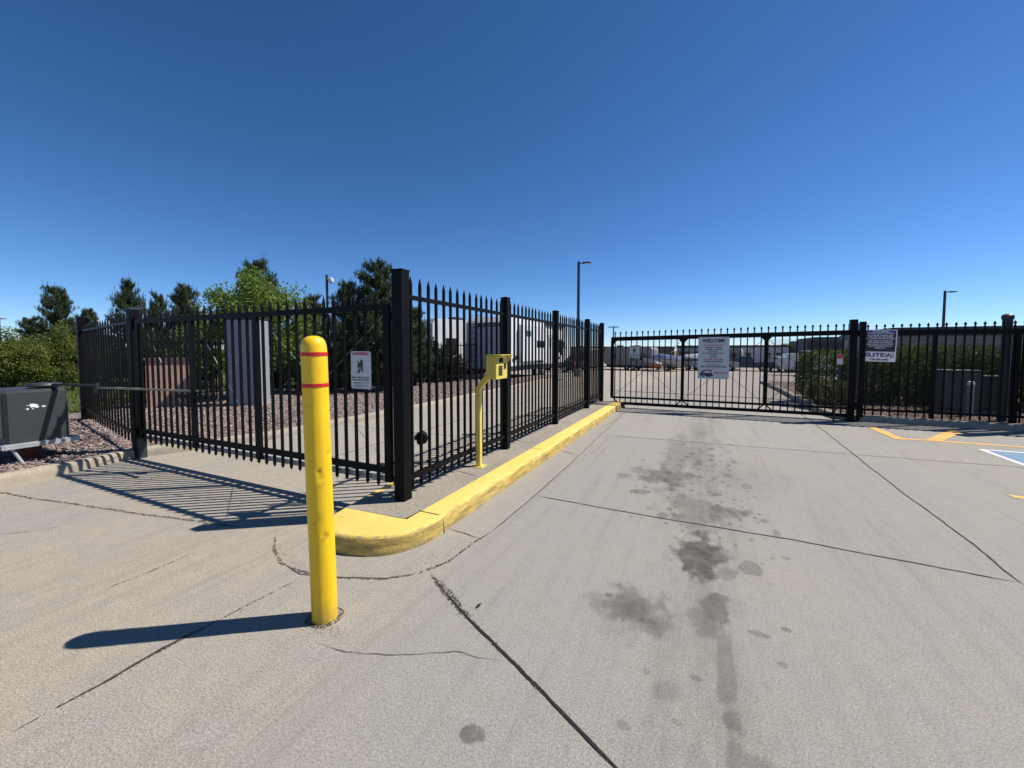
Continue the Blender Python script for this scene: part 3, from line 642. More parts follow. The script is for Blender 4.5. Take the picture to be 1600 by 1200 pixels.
for k in range(36):
    x = .11+k*.1458; put(sp2, 'picket', g2, x, .0005, 0, (topz(x)+.215)/2.11, jt()*.6)
for u in (.035, 1.86, 3.72):
    mb = MB(); mb.box(u-.04,u+.04,-.0295,.0295,.30,topz(u)-.05)
    for s_ in (-1,1):
        if u > .1 or s_ > 0: mb.prism([(u+s_*.035, topz(u)-.05),(u+s_*.12, topz(u)-.052),(u+s_*.035,topz(u)-.14)], -.02,.02); mb.bar((u+s_*.03,0,.26),(u+s_*.17,0,.13),.02,.03)
    mb.build('frame_upright', M['black'], g2)
mb = MB()
for a, b in ((.08,1.82),(1.90,3.68),(3.76,5.3)):
    mb.tube((a,.035,.33),(b,.035,topz(b)-.1),.005,5); mb.tube((a,.035,topz(a)-.1),(b,.035,.33),.005,5)
mb.build('brace_cable', M['darkgrey'], g2)
mb = MB(); mb.tube((.05,.04,.46),(GL,.04,.40),.006,5); mb.build('drive_chain', M['darkgrey'], g2)
mb = MB(); lattice(mb, 3.72, GL, .31, 1.86, .036, .042, .0045); mb.build('mesh_panel', M['black_mesh'], g2)
mb = MB(); mb.cbox(-.05,.07,-.07,.07,0,.16,.01,M=Matrix.Translation((.33,-.06,0))); mb.tube((.34,-.14,.09),(.34,.02,.09),.05,14); mb.build('guide_roller', M['darkgrey'], g2)
# latch post area handled by island fence last post; gate post on the right
gpost = thing('gate_post', 'tall black square post at the right end of the sliding gate', 'post', (3.02,11.55,0), 0)
mb = MB(); mb.cbox(-.075,.055,-.07,.07,0,2.28,.006); mb.build('shaft', M['black'], gpost)
mb = MB(); mb.cbox(.11,.21,-.04,.08,.1,2.23,.006); mb.build('roller_post', M['black'], gpost)
for z in (.35, 1.97): mb = MB(); mb.box(-.04,.16,-.1,-.072,z-.07,z+.07); mb.tube((.085,-.12,z),(.085,.06,z),.04,12); mb.build('roller_bracket', M['black'], gpost)
mb = MB(); mb.box(-.09,.09,-.1,.1,0,.03); mb.build('base_plate', M['black'], gpost)
# leaning rod with the small red and white tag
rod = thing('safety_edge', 'slim dark upright rod with small red and white tag at the sliding gate end', 'safety edge', (2.74,11.40,0), 0)
mb = MB(); mb.tube((-.06,0,0),(.03,0,1.5),.018,8); mb.build('rod', M['darkgrey'], rod)
mb = MB(); mb.box(-.045,.065,-.025,-.021,1.28,1.50); mb.build('tag_plate', M['signface'], rod); mb = MB(); mb.box(-.04,.06,-.029,-.026,1.41,1.495); mb.build('tag_header', M['redprint'], rod)
# right fence
f4 = thing('metal_fence', 'black spade topped fence with dark steel mesh right of the sliding gate', 'fence', (3.20,11.66,.115), 0)
F4 = 2.40; mb = MB(); mb.box(.05,6.3,-.03,.03,1.81,1.91); mb.build('top_rail', M['black'], f4); bars(f4, .05, 6.3, .15, .05)
sp4 = spade_mesh(.03, 2.06)
for k in range(42):
    x = .10+k*.1432; put(sp4, 'picket', f4, x, .0005, 0, 1+.005*x, jt()*.6)
for u in (1.22, 2.45, 3.7, 5.0):
    mb = MB(); mb.box(u-.035,u+.035,-.0295,.0295,.0,1.84); mb.build('frame_upright', M['black'], f4)
mb = MB(); lattice(mb, .05, 6.3, .17, 1.83, .036, .042, .0075); mb.build('mesh_panel', M['black_mesh'], f4)
rp = thing('gate_post', 'round capped grey post near the right edge of the right fence', 'post', (5.58,11.86,.1), 0)
mb = MB(); mb.lathe([(.075,0),(.075,2.12),(.09,2.13),(.09,2.2),(.06,2.23),(.01,2.24)], 16); mb.build('pipe', M['darkgrey'], rp, smooth=True)
rp2 = thing('gate_post', 'heavy black square post cut by the right edge of the picture', 'post', (5.93,11.52,.1), 0)
mb = MB(); mb.cbox(-.09,.09,-.09,.09,0,2.28,.01); mb.build('shaft', M['black'], rp2); mb = MB(); mb.lathe([(.11,2.28),(.12,2.32),(.08,2.38),(.02,2.4)],12); mb.build('cap', M['black'], rp2)

# ------------------------------------------------------------------ signs
def text_mesh(s, size, bold=0, align='CENTER', sx=1.0):
    c = bpy.data.curves.new('t', 'FONT'); c.body = s; c.size = size; c.align_x = align; c.align_y = 'CENTER'; c.offset = bold; c.resolution_u = 2
    o = bpy.data.objects.new('t', c); COL.objects.link(o); dg = bpy.context.evaluated_depsgraph_get()
    me = bpy.data.meshes.new_from_object(o.evaluated_get(dg)); bpy.data.objects.remove(o); bpy.data.curves.remove(c)
    vs = [(v.co.x*sx, 0, v.co.y) for v in me.vertices]; fs = [tuple(p.vertices) for p in me.polygons]; bpy.data.meshes.remove(me); return vs, fs
def lettering(parent, rows, mat, y):
    mb = MB()
    for (s, size, x, z, bold, fit) in rows:
        vs, fs = text_mesh(s, size, bold)
        if not vs: continue
        wdt = max(v[0] for v in vs)-min(v[0] for v in vs); k = fit/wdt if fit else 1
        mb.add([(v[0]*k+x, y, v[2]+z) for v in vs], fs)
    return mb.build('lettering', mat, parent)
def board(parent, w, h, mat, t=.006, r=.02, name='board', curve=0):
    pts = []
    for cx_, cz, a0 in ((w/2-r,h/2-r,0),(-w/2+r,h/2-r,90),(-w/2+r,-h/2+r,180),(w/2-r,-h/2+r,270)):
        for k in range(4): a = radians(a0+k*30); pts.append((cx_+r*cos(a), cz+r*sin(a)))
    mb = MB(); mb.prism(pts, -t, 0); return mb.build(name, mat, parent)
ws = thing('welcome_sign', 'light grey welcome sign with office hours hanging on the sliding gate', 'sign', (.215,11.555,1.40), 0)
board(ws, .71, 1.06, M['signface'])
lettering(ws, [('WELCOME',.125,0,.43,.004,.51), ('MONDAY - FRIDAY',.048,0,.262,.001,.38), ('9:00AM - 5:00PM',.048,0,.212,.001,.37), ('SATURDAY',.044,0,.165,.001,.22),
  ('BY APPOINTMENT ONLY',.044,0,.115,.001,.49), ('SUNDAY',.042,0,.068,.001,.165), ('CLOSED',.042,0,.022,.001,.165), ('OPEN 24 HOUR 7DAY',.050,0,-.095,.0015,.45),
  ('303-706-7363',.046,0,-.175,.001,.28), ('WESTVALLEYSTORAGE.COM',.050,0,-.225,.0015,.58)], M['navy'], -.009)
lettering(ws, [('OFFICE HOURS',.056,0,.318,.001,.43)], M['redprint'], -.009)
lettering(ws, [('ACCESS HOURS',.056,0,-.04,.0015,.44)], M['redprint'], -.009)
lettering(ws, [('WESTVALLEY',.054,.165,-.375,.0015,.30)], M['redprint'], -.009)
mb = MB()   # motor-home emblem: rounded roof sweep, cab and wheels
def poly(mb, pts, y=-.009): mb.add([(a, y, b) for a, b in pts], [tuple(range(len(pts)))])
poly(mb, [(-.29,-.40),(-.25,-.335),(-.17,-.295),(-.06,-.30),(-.02,-.355),(-.045,-.36),(-.08,-.325),(-.16,-.32),(-.21,-.35),(-.24,-.40)])
poly(mb, [(-.30,-.47),(-.29,-.40),(-.24,-.40),(-.20,-.385),(-.03,-.385),(.0,-.42),(.0,-.46),(-.03,-.475),(-.06,-.44),(-.11,-.475),(-.16,-.475),(-.19,-.44),(-.23,-.44)])
for cx_ in (-.225,-.075): poly(mb, [(cx_+.022*cos(k*pi/6), -.47+.022*sin(k*pi/6)) for k in range(12)], -.0095)
mb.build('emblem', M['navy'], ws)
mb = MB()
for sx_ in (-.2,.2): mb.tube((sx_,-.012,.505),(sx_,.0,.505),.008,8)
mb.build('bolt', M['galv'], ws)
M['brightsign'] = paint('bright_sign_face', (.85,.85,.86), .45, .04, dirtamt=.08)
es = thing('towing_sign', 'purple and white towing warning sign on the mesh fence right of the gate', 'sign', (3.495,11.60,1.695), 0); es.rotation_euler = (0, radians(1.2), 0)
board(es, .56, .70, M['brightsign'], r=.008)
mb = MB(); poly(mb, [(-.262,-.13),(.262,-.13),(.262,.335),(-.262,.335)], -.0085); mb.build('panel_field', M['purple'], es)
mb = MB(); poly(mb, [(-.262,-.13),(.262,-.13),(.262,.25),(-.262,.25)], -.0105); mb.build('panel_field', M['navy'], es)
lettering(es, [('PRIVATE PARKING',.04,0,.312,.001,.28), ('ESTACIONAMIENTO PRIVADO',.04,0,.277,.001,.45), ('AUTHORIZED PARKING ONLY',.04,0,.228,.001,.45), ('VEHICLES WILL BE TOWED',.04,0,.192,.001,.42),
  ('AT VEHICLE OWNERS EXPENSE',.04,0,.155,.001,.49), ('LOS VEHICULOS QUE NO',.04,0,.107,.001,.41), ('ESTACIONEN AUTORIZADOS',.04,0,.07,.001,.42), ('SERAN REMOLCADOS A CUENTA',.04,0,.030,.001,.46),
  ('DEL PROPIETARIO DE LOS',.04,0,-.010,.001,.40), ('VEHICULOS',.04,0,-.050,.001,.18)], M['palelet'], -.0125)
lettering(es, [('ELITE',.115,-.085,-.205,.005,.35)], M['purple'], -.009); lettering(es, [('720-285-6682',.055,0,-.305,.002,.31)], M['blacktext'], -.009)
mb = MB()   # framed tow truck emblem
for r_ in ([(.10,-.155),(.245,-.155),(.245,-.162),(.10,-.162)], [(.10,-.255),(.245,-.255),(.245,-.248),(.10,-.248)], [(.10,-.155),(.107,-.155),(.107,-.255),(.10,-.255)], [(.238,-.155),(.245,-.155),(.245,-.255),(.238,-.255)]): poly(mb, r_, -.009)
poly(mb, [(.115,-.225),(.115,-.205),(.14,-.195),(.15,-.175),(.172,-.175),(.172,-.225)], -.0092); poly(mb, [(.172,-.225),(.172,-.212),(.232,-.212),(.232,-.225)], -.0092); poly(mb, [(.175,-.212),(.215,-.172),(.222,-.178),(.187,-.212)], -.0094)
for cx_ in (.135,.21): poly(mb, [(cx_+.013*cos(k*pi/5), -.228+.013*sin(k*pi/5)) for k in range(10)], -.0096)
mb.build('emblem', M['blacktext'], es)
def warning_sign(loc, w, h, label):
    o = thing('warning_sign', label, 'sign', loc, 0); board(o, w, h, M['signface'], r=.022); k = w/.27
    lettering(o, [('WARNING',.045*k,.01*k,h*.43,.0015,.20*k)], M['redprint'], -.009)
    mb = MB(); poly(mb, [(-.115*k,h*.405),(-.09*k,h*.405),(-.1025*k,h*.455)]); mb.build('alert_triangle', M['blacktext'], o)
    mb = MB()   # pictogram: figure struck by a moving gate
    P_ = lambda *q: poly(mb, [(a*k, b*k) for a, b in q])
    P_((.012,.10),(.03,.10),(.03,-.02),(.012,-.02)); P_((-.04,.07),(-.01,.07),(.012,.10),(.012,.04),(-.01,.03),(-.03,.03),(-.045,.0),(-.04,.05))
    P_((-.035,.095),(-.015,.075),(-.025,.068),(-.045,.088)); P_((-.005,.11),(.003,.11),(.006,.08),(-.002,.08)); P_((-.03,.0),(-.055,-.025),(-.045,-.03),(-.015,.0)); P_((-.012,.03),(-.03,-.035),(-.018,-.035),(.008,.03))
    mb.build('pictogram', M['blacktext'], o)
    lettering(o, [('Moving Gate Can Cause',.022*k,-.005*k,-.075*k,.0008,.23*k), ('Serious Injury or Death',.022*k,-.005*k,-.10*k,.0008,.22*k), ('Keep clear. Gate may move at any time',.012*k,-.005*k,-.128*k,.0003,.21*k),
       ('without prior warning.',.012*k,-.04*k,-.141*k,.0003,.10*k), ('Do not let children operate the gate or',.012*k,-.005*k,-.16*k,.0003,.21*k), ('play in the gate area.',.012*k,-.04*k,-.173*k,.0003,.1*k), ('This entrance is for vehicles only.',.012*k,-.005*k,-.195*k,.0003,.18*k)], M['blacktext'], -.009)
    return o
warning_sign((-3.10,3.065,1.40), .265, .375, 'white warning sign with pictogram on the swing gate near the corner post')
warning_sign((-1.72,11.555,1.55), .26, .34, 'small white warning sign at the left end of the sliding gate')

# ------------------------------------------------------------------ bollard
bo = thing('bollard', 'tall yellow bollard with two red tape bands standing on the concrete', 'bollard', (-2.022,1.676,0), 0); bo.rotation_euler = (0, radians(-1.4), 0)
r = .0715
mb = MB(); mb.lathe([(r*1.0,.0),(r*1.0,.03),(r*1.005,.5),(r*1.0,1.0),(r*.995,1.565),(r*.985,1.60),(r*.93,1.635),(r*.80,1.660),(r*.55,1.676),(r*.25,1.682),(.001,1.683)], 48)
# dents
for i, v in enumerate(mb.v):
    pass
mb2 = MB(); NZ = 120; NA = 64; vs = []
prof = [(1.0, z) for z in [0.0+i*1.565/NZ for i in range(NZ+1)]]+[(.99,1.59),(.955,1.625),(.88,1.65),(.72,1.668),(.45,1.679),(.2,1.683)]
va = atan2(-1.685, 2.005)   # side facing the camera
for rr, z in prof:
    for i in range(NA):
        a = 2*pi*i/NA; d = 0
        for (da, dz, s_, q) in ((.0,.90,.016,.007),(.12,.86,.02,.004),(-.25,.61,.04,.003),(.35,.52,.016,.006),(.55,.50,.014,.005),(.15,.53,.012,.004),(-.6,.2,.02,.004),(1.0,1.0,.02,.006),(-.7,1.3,.03,.003)):
            ee = ((a-va-da+pi)%(2*pi)-pi)*r; d -= q*math.exp(-((ee)**2+(z-dz)**2)/s_**2*1.5)
        d += .0012*noise.noise(Vector((cos(a)*2, sin(a)*2, z*3)))
        vs.append(((r*rr+d)*cos(a), (r*rr+d)*sin(a), z))
fs = [(k*NA+i, k*NA+(i+1)%NA, (k+1)*NA+(i+1)%NA, (k+1)*NA+i) for k in range(len(prof)-1) for i in range(NA)]; fs.append(tuple(range((len(prof)-1)*NA, len(prof)*NA)))
mb2.add(vs, fs); mb2.build('sleeve', M['bollard'], bo, smooth='all')
for z in (1.565, 1.385):
    mb = MB(); mb.lathe([(r*1.012,z),(r*1.03,z+.001),(r*1.03,z+.021),(r*1.012,z+.022)], 64); mb.build('tape_band', M['red'], bo, smooth=True)
# collar of patched concrete round the base
mb = MB(); vs = []; 
for k, (rr, z) in enumerate(((.073,.006),(.086,.0045),(.096,.003),(.104,.0005))):
    for i in range(40): a = i*pi/20; q = 1+.09*noise.noise(Vector((cos(a)*1.5, sin(a)*1.5, k*.2))) if k else 1; vs.append((-2.022+rr*q*cos(a), 1.676+rr*q*sin(a), z))
mb.add(vs, [(k*40+i, k*40+(i+1)%40, (k+1)*40+(i+1)%40, (k+1)*40+i) for k in range(3) for i in range(40)]); mb.build('concrete_patch', M['crumble'], driveway)
# ------------------------------------------------------------------ keypad pedestal
kp = thing('keypad_pedestal', 'yellow bent arm pedestal with keypad box in front of the island fence', 'keypad', (-2.515,4.40,KH+.001), 0)
mb = MB(); h1 = .985; s_ = .03
mb.cbox(-s_,s_,-s_,s_,.006,h1,.004)
mb.build('pole', M['pedyellow'], kp)
mb = MB(); a = Vector((-.004,0,h1-.02)); b = Vector((.215,0,1.235)); mb.bar(a, b, .058, .06); mb.build('arm', M['pedyellow'], kp)
mb = MB(); mb.box(-.075,.075,-.075,.075,0,.008)
for x_ in (-.058,.058):
    for y_ in (-.058,.058): mb.tube((x_,y_,.008),(x_,y_,.022),.008,6)
mb.build('base_plate', M['pedyellow'], kp)
bx0, bx1, by0, by1, bz0, bz1 = .175,.315,-.14,.16,1.105,1.385
mb = MB(); mb.cbox(bx0,bx1,by0,by1,bz0,bz1,.006); hs = mb.build('housing', M['pedyellow'], kp)
mb = MB(); mb.add([(bx0,by0-.004,bz1+.002),(bx1+.065,by0-.004,bz1+.002),(bx1+.065,by1+.004,bz1+.002),(bx0,by1+.004,bz1+.002),(bx0,by0-.004,bz1+.008),(bx1+.065,by0-.004,bz1+.010),(bx1+.065,by1+.004,bz1+.010),(bx0,by1+.004,bz1+.008)], [(3,2,1,0),(4,5,6,7),(0,1,5,4),(1,2,6,5),(2,3,7,6),(3,0,4,7)])
for y_ in (by0-.004, by1+.001):
    mb.add([(bx1,y_,bz1),(bx1+.065,y_,bz1),(bx1,y_,bz1-.10),(bx1,y_+.003,bz1),(bx1+.065,y_+.003,bz1),(bx1,y_+.003,bz1-.10)], [(0,2,1),(3,4,5),(0,1,4,3),(1,2,5,4),(2,0,3,5)])
mb.build('rain_hood', M['pedyellow'], kp)
mb = MB(); mb.box(bx1+.001,bx1+.006,-.07,.03,bz1-.085,bz1-.03); mb.build('screen', M['glass'], hs)
mb = MB()
for i in range(3):
    for j in range(4): mb.box(bx1+.001,bx1+.009,-.075+i*.032,-.051+i*.032,bz0+.045+j*.03,bz0+.067+j*.03)
mb.build('keypad_buttons', M['keydark'], hs)
mb = MB(); mb.box(bx1+.001,bx1+.008,.065,.115,bz0+.12,bz0+.185); mb.build('card_reader', M['keydark'], hs)
# ------------------------------------------------------------------ gate operator at left
op = thing('gate_operator', 'dark grey gate operator cabinet on a rusty post at the left edge', 'gate operator', (-8.16,2.24,.07), 0)
mb = MB(); mb.cbox(-.80,0,-.27,.33,.30,1.00,.035)
body = mb.build('cabinet', M['boxgrey'], op, smooth=True)
mb = MB(); mb.box(-.70,-.06,-.283,-.272,.38,.92); d_ = mb.build('door', M['tan'], body)
mb = MB(); mb.tube((-.13,-.30,.78),(-.13,-.284,.78),.03,12); mb.build('lock', M['darkgrey'], d_)
mb = MB(); mb.box(-.84,.03,-.31,-.285,.235,.29); mb.box(.01,.035,-.285,.42,.235,.29); mb.box(-.84,-.81,-.285,.42,.235,.29); mb.box(-.81,.01,.39,.42,.235,.29); mb.box(-.81,.01,-.285,.39,.28,.2985); mb.build('base_frame', M['galv'], op)
mb = MB(); mb.cbox(-.34,-.16,-.10,.10,-.02,.279,.01); mb.build('post', M['rust'], op)
mb = MB(); mb.tube((-.02,-.22,.25),(.02,-.12,-.01),.018,8); mb.build('conduit', M['galv'], op)
mb = MB(); mb.lathe([(.08,1.001),(.08,1.015),(.155,1.02),(.17,1.04),(.15,1.07),(.04,1.08)], 20, (-.2,.16,0)); mb.build('drive_hub', M['darkgrey'], op, smooth=True)
rr = random.Random(3); mb = MB()
for i in range(12):
    yy = -.01+rr.gauss(0,.045); zz = .775+rr.gauss(0,.022); s_ = rr.uniform(.006,.02)
    mb.add([(.0015+i*.00004, yy+s_*1.5*cos(a)*rr.uniform(.6,1.2), zz+s_*sin(a)*rr.uniform(.6,1.2)) for a in [k*pi/4 for k in range(8)]], [tuple(range(8))])
mb.build('peeled_sticker', M['white'], body)
mb = MB(); e0 = Vector((-.2,.16,1.05)); e1 = Vector((.62,.42,1.045)); e2 = Vector((2.25,.92,.985))
mb.bar(e0, e1, .05, .03); mb.build('crank_arm', M['darkgrey'], op)
mb = MB(); mb.bar(e1+Vector((-.05,0,-.03)), e2, .035, .025); mb.build('link_arm', M['tan'], op)
mb = MB(); mb.tube(e1+Vector((0,0,-.12)), e1+Vector((0,0,.03)), .03, 10); mb.build('pivot', M['darkgrey'], op); mb = MB(); mb.tube(e2+Vector((0,0,-.05)), e2+Vector((0,0,.05)), .025, 8); mb.build('pivot', M['darkgrey'], op)
mb = MB(); mb.box(1.72,2.25,.815,.845,.90,.945, M=Matrix.Translation((.1,-.045,0))); mb.build('gate_bracket', M['black'], g1, loc=Vector((-8.16,2.24,.07))-Vector((-7.50,3.10,0)))
# tall grey enclosure on the gravel
uc = thing('utility_cabinet', 'tall pale grey blank utility enclosure on the gravel behind the swing gate', 'cabinet', (-11.2,7.05,.10), radians(28))
mb = MB(); mb.cbox(-.42,.42,-.25,.25,.06,2.32,.03); mb.build('enclosure', M['midgrey'], uc); mb = MB(); mb.box(-.44,.44,-.27,.27,2.323,2.36); mb.build('lid', M['darkgrey'], uc); mb = MB(); mb.box(-.46,.46,-.29,.29,-.02,.057); mb.build('plinth', M['conckerb'], uc)
mb = MB(); mb.box(-.40,-.388,-.262,-.252,.12,2.26); mb.box(.388,.40,-.262,-.252,.12,2.26); mb.build('edge_trim', M['rvgrey'], uc)
# brick monument behind trees
x_, y_ = AT(266, 11.0)
bw = thing('brick_wall', 'low orange brown brick sign wall glimpsed behind the left gate', 'wall', (x_, y_, .03), radians(58))
mb = MB(); mb.box(-.48,.48,-.2,.2,-.02,1.30); mb.build('wall_body', M['brick'], bw); mb = MB(); mb.box(-.52,.52,-.24,.24,1.302,1.36); mb.build('coping', M['brownpaint'], bw)
# utility cabinets behind right fence
M['cabgrey'] = paint('cabinet_grey', (.11,.11,.115), .55, .1)
def pedbox(name, label, loc, rz, w, d, h, mat):
    o = thing(name, label, 'cabinet', loc, rz); mb = MB(); mb.cbox(-w/2,w/2,-d/2,d/2,.05,h,.02); b_ = mb.build('body', mat, o)
    mb = MB(); mb.box(-w/2-.02,w/2+.02,-d/2-.02,d/2+.02,h+.002,h+.03); mb.build('lid', mat, o); mb = MB(); mb.box(-w/2-.06,w/2+.06,-d/2-.06,d/2+.06,-.01,.047); mb.build('pad', M['conckerb'], o)
    mb = MB(); mb.box(-.004,.004,-d/2-.004,-d/2-.001,.1,h-.05); mb.box(.03,.05,-d/2-.03,-d/2-.001,h*.5,h*.5+.1); mb.build('door_seam', M['keydark'], b_); return o
x_, y_ = AT(1497, 9.8); pedbox('electrical_cabinet', 'grey steel electrical cabinet behind the right mesh fence', (x_, y_, .115), 0, .62, .5, .98, M['cabgrey'])
x_, y_ = AT(1548, 9.7); pedbox('electrical_cabinet', 'dark low electrical cabinet right of the grey one behind the mesh fence', (x_, y_, .115), radians(8), .62, .5, .85, M['darkgrey'])
x_, y_ = AT(1519, 9.1); o = thing('pipe_bollard', 'short grey pipe bollard with cap painted white as if sunlit beside the electrical cabinets', 'bollard', (x_, y_, .115)); mb = MB(); mb.lathe([(.055,0),(.055,.72),(.045,.75),(.02,.765)],14); mb.build('pipe', M['midgrey'], o, smooth=True)
mb = MB(); mb.lathe([(.062,.70),(.062,.74),(.05,.775),(.02,.79)],14); mb.build('cap', M['white'], o, smooth=True)  # sunlight on the pipe top painted in as white

# ------------------------------------------------------------------ buildings
def building(label, x0, x1, y0, y1, h, wall, roofm, band=.5, doors=0, over=.25, name='storage_building'):
    z = terr(y0)-.05; o = thing(name, label, 'building', ((x0+x1)/2, (y0+y1)/2, z)); w = (x1-x0)/2; d = (y1-y0)/2
    mb = MB(); mb.box(-w,w,-d,d,0,h-band); mb.build('wall', wall, o)
    mb = MB(); mb.box(-w-over,w+over,-d-over,d+over,h-band+.002,h-band*.35); mb.box(-w-over*.7,w+over*.7,-d-over*.7,d+over*.7,h-band*.35+.002,h); mb.build('roof', roofm, o)
    for k in range(doors):
        x = -w+(k+.5)*2*w/doors; mb = MB()
        for q in range(8): mb.box(x-w/doors*.75,x+w/doors*.75,-d-.05-.02*(q%2),-d-.003,.1+q*.28,.1+q*.28+.275)
        mb.build('roller_door', M['brownpaint'], o)
    return o
building('long low grey block building with dark flat roof behind the hedge', 8.9, 34, 27.5, 36, 3.05, M['masonry'], M['roofdark'], .42)
building('tall narrow grey block building end left of the right gate post', 7.2, 7.8, 27.8, 28.5, 3.35, M['midgrey'], M['midgrey'], .1, over=.01)
building('distant low brown storage row beyond the parked trailers', -36, -6, 88, 98, 3.4, M['brownpaint'], M['roofdark'], .5, 9)
building('distant grey storage row behind the blue covered boat', -5, 14, 92, 102, 3.6, M['midgrey'], M['roofdark'], .5, 7)
building('distant wide dark warehouse beyond the parked trucks', 18, 60, 96, 112, 4.6, M['darkgrey'], M['roofdark'], .6, 8)
building('distant pale flat warehouse on the skyline behind the front gate', 26, 75, 130, 150, 6.0, M['rvgrey'], M['roofdark'], .6, 6)

# ------------------------------------------------------------------ vehicles
def wheel(parent, x, y, r, wd=.22):
    mb = MB(); n = 18
    mb.tube((x-wd/2,y,r),(x+wd/2,y,r),r,n); t_ = mb.build('tyre', M['tyre'], parent, smooth=True)
    mb = MB(); mb.tube((x-wd/2-.01,y,r),(x+wd/2+.01,y,r),r*.55,n); mb.build('rim', M['chrome'], t_)
def trailer(name, label, cat, loc, rz, L, W, H, z0=.55, body='greywhite', rear='rvgrey', nose=.6, group=None, ac=2, grey=False):
    """travel trailer, long axis along local Y, rear at y=0"""
    o = thing(name, label, cat, loc, rz, group); w = W/2
    out = [(0,z0),(L-nose,z0),(L,z0+.6),(L-.05,z0+1.2),(L-nose*.8,H),(0.25,H),(0.03,H-.3)]
    mb = MB(); n = len(out); vs = [(-w, a, b) for a, b in out]+[(w, a, b) for a, b in out]
    fs = [tuple(range(n)), tuple(range(2*n-1,n-1,-1))]; mis = [0,0]
    mb.add(vs, [tuple(reversed(range(n))), tuple(range(n,2*n))], 0)
    mb.add(vs, [(i, (i+1)%n, n+(i+1)%n, n+i) for i in range(n-1)], 0); mb.add(vs, [(n-1, 0, n, 2*n-1)], 1)
    b_ = mb.build('body', [M[body], M[rear]], o)
    mb = MB(); mb.box(-w-.004,w+.004,.05,L-nose*.9,z0-.12,z0+.14); mb.build('skirt', M['darkgrey'], o)
    mb = MB(); mb.box(-w*.4,w*.4,L*.02,L+.9,z0-.22,z0-.125); mb.build('chassis', M['black'], o)
    for yy in (L*.38, L*.38+.85):
        for s_ in (-1,1): wheel(o, s_*(w-.16), yy, .36)
    for (ya, yb, za, zb) in ((L*.12,L*.24,.6,1.0),(L*.34,L*.42,.5,1.0),(L*.72,L*.82,.6,1.0)):
        for s_ in (-1,1):
            mb = MB(); xx = s_*(w+.012); mb.box(min(xx,s_*w+.002*s_),max(xx,s_*w+.002*s_),ya,yb,z0+za*1.35,z0+zb*1.45+.25); mb.build('window', M['glass'], b_)
    mb = MB(); mb.box(w+.003,w+.018,L*.55,L*.55+.65,z0+.1,z0+1.95); dd = mb.build('door', M['rvgrey'], b_); mb = MB(); mb.box(w+.02,w+.024,L*.55+.12,L*.55+.5,z0+1.15,z0+1.75); mb.build('pane', M['glass'], dd)
    for k in range(ac):
        mb = MB(); yy = L*(.3+.35*k); mb.cbox(-.35,.35,yy,yy+.75,H+.002,H+.27,.06); mb.build('air_conditioner', M['darkgrey'], o)
    mb = MB()
    for s_ in (-1,1): mb.tube((s_*w*.92,-.01,z0+.35),(s_*w*.92,.0,z0+.35),.07,10)
    for i in range(3): mb.box(-.1+i*.1-.02,-.1+i*.1+.02,-.012,.0,H-.42,H-.4)
    mb.build('tail_light', M['redprint'], o)
    return o, b_
rv, rvb = trailer('fifth_wheel_trailer', 'large white fifth wheel trailer with rear end painted shade grey and roof ladder behind the island fence', 'trailer', (-10.28,18.9,0), 0, 10.4, 2.6, 3.35, .62, nose=2.0)  # default grey rear wall paints in the shade on the white body
mb = MB(); 
for x_ in (-.95,-.55): mb.tube((x_,-.10,.9),(x_,-.10,3.35),.02,6); mb.tube((x_,-.10,3.35),(x_,.2,3.45),.02,6)
for k in range(8): mb.tube((-.95,-.10,1.0+k*.3),(-.55,-.10,1.0+k*.3),.016,6)
mb.build('ladder', M['darkgrey'], rv)
lettering(rv, [('IMAGINE',.30,.15,2.90,.006,1.6)], M['darkgrey'], -.006)
# side graphics: dark sweeping swoosh and slide-out
mb = MB(); X_ = 1.3
def side(mb, pts, x): mb.add([(x, a, b) for a, b in pts], [tuple(range(len(pts)))])
side(mb, [(.3,1.15),(2.2,1.75),(4.2,1.1),(4.6,.85),(4.0,.85),(2.2,1.45),(.3,.95)], X_+.006); side(mb, [(5.6,2.5),(8.8,2.2),(9.4,1.7),(8.2,2.0),(5.4,2.3)], X_+.006); side(mb, [(7.2,.9),(8.6,1.4),(9.0,2.0),(8.2,1.2),(7.6,.85)], X_+.006)
mb.build('side_graphic', M['darkgrey'], rvb)
mb = MB(); mb.box(X_+.01,X_+.30,1.0,4.9,1.0,2.95); so_ = mb.build('slide_out', M['greywhite'], rvb); mb = MB(); mb.box(X_+.305,X_+.315,1.3,2.1,2.35,2.65); mb.box(X_+.305,X_+.315,3.0,4.3,1.75,2.15); mb.build('window', M['glass'], so_)
mb = MB(); mb.tube((X_+.08,5.0,3.22),(X_+.08,8.8,3.22),.07,8); mb.build('awning', M['darkgrey'], rvb)
x_, y_ = AT(655, 24.0); trailer('travel_trailer', 'white travel trailer roof showing above the rear fence left of the large one', 'trailer', (x_, y_, 0), radians(-16), 8.2, 2.5, 3.4, .6)
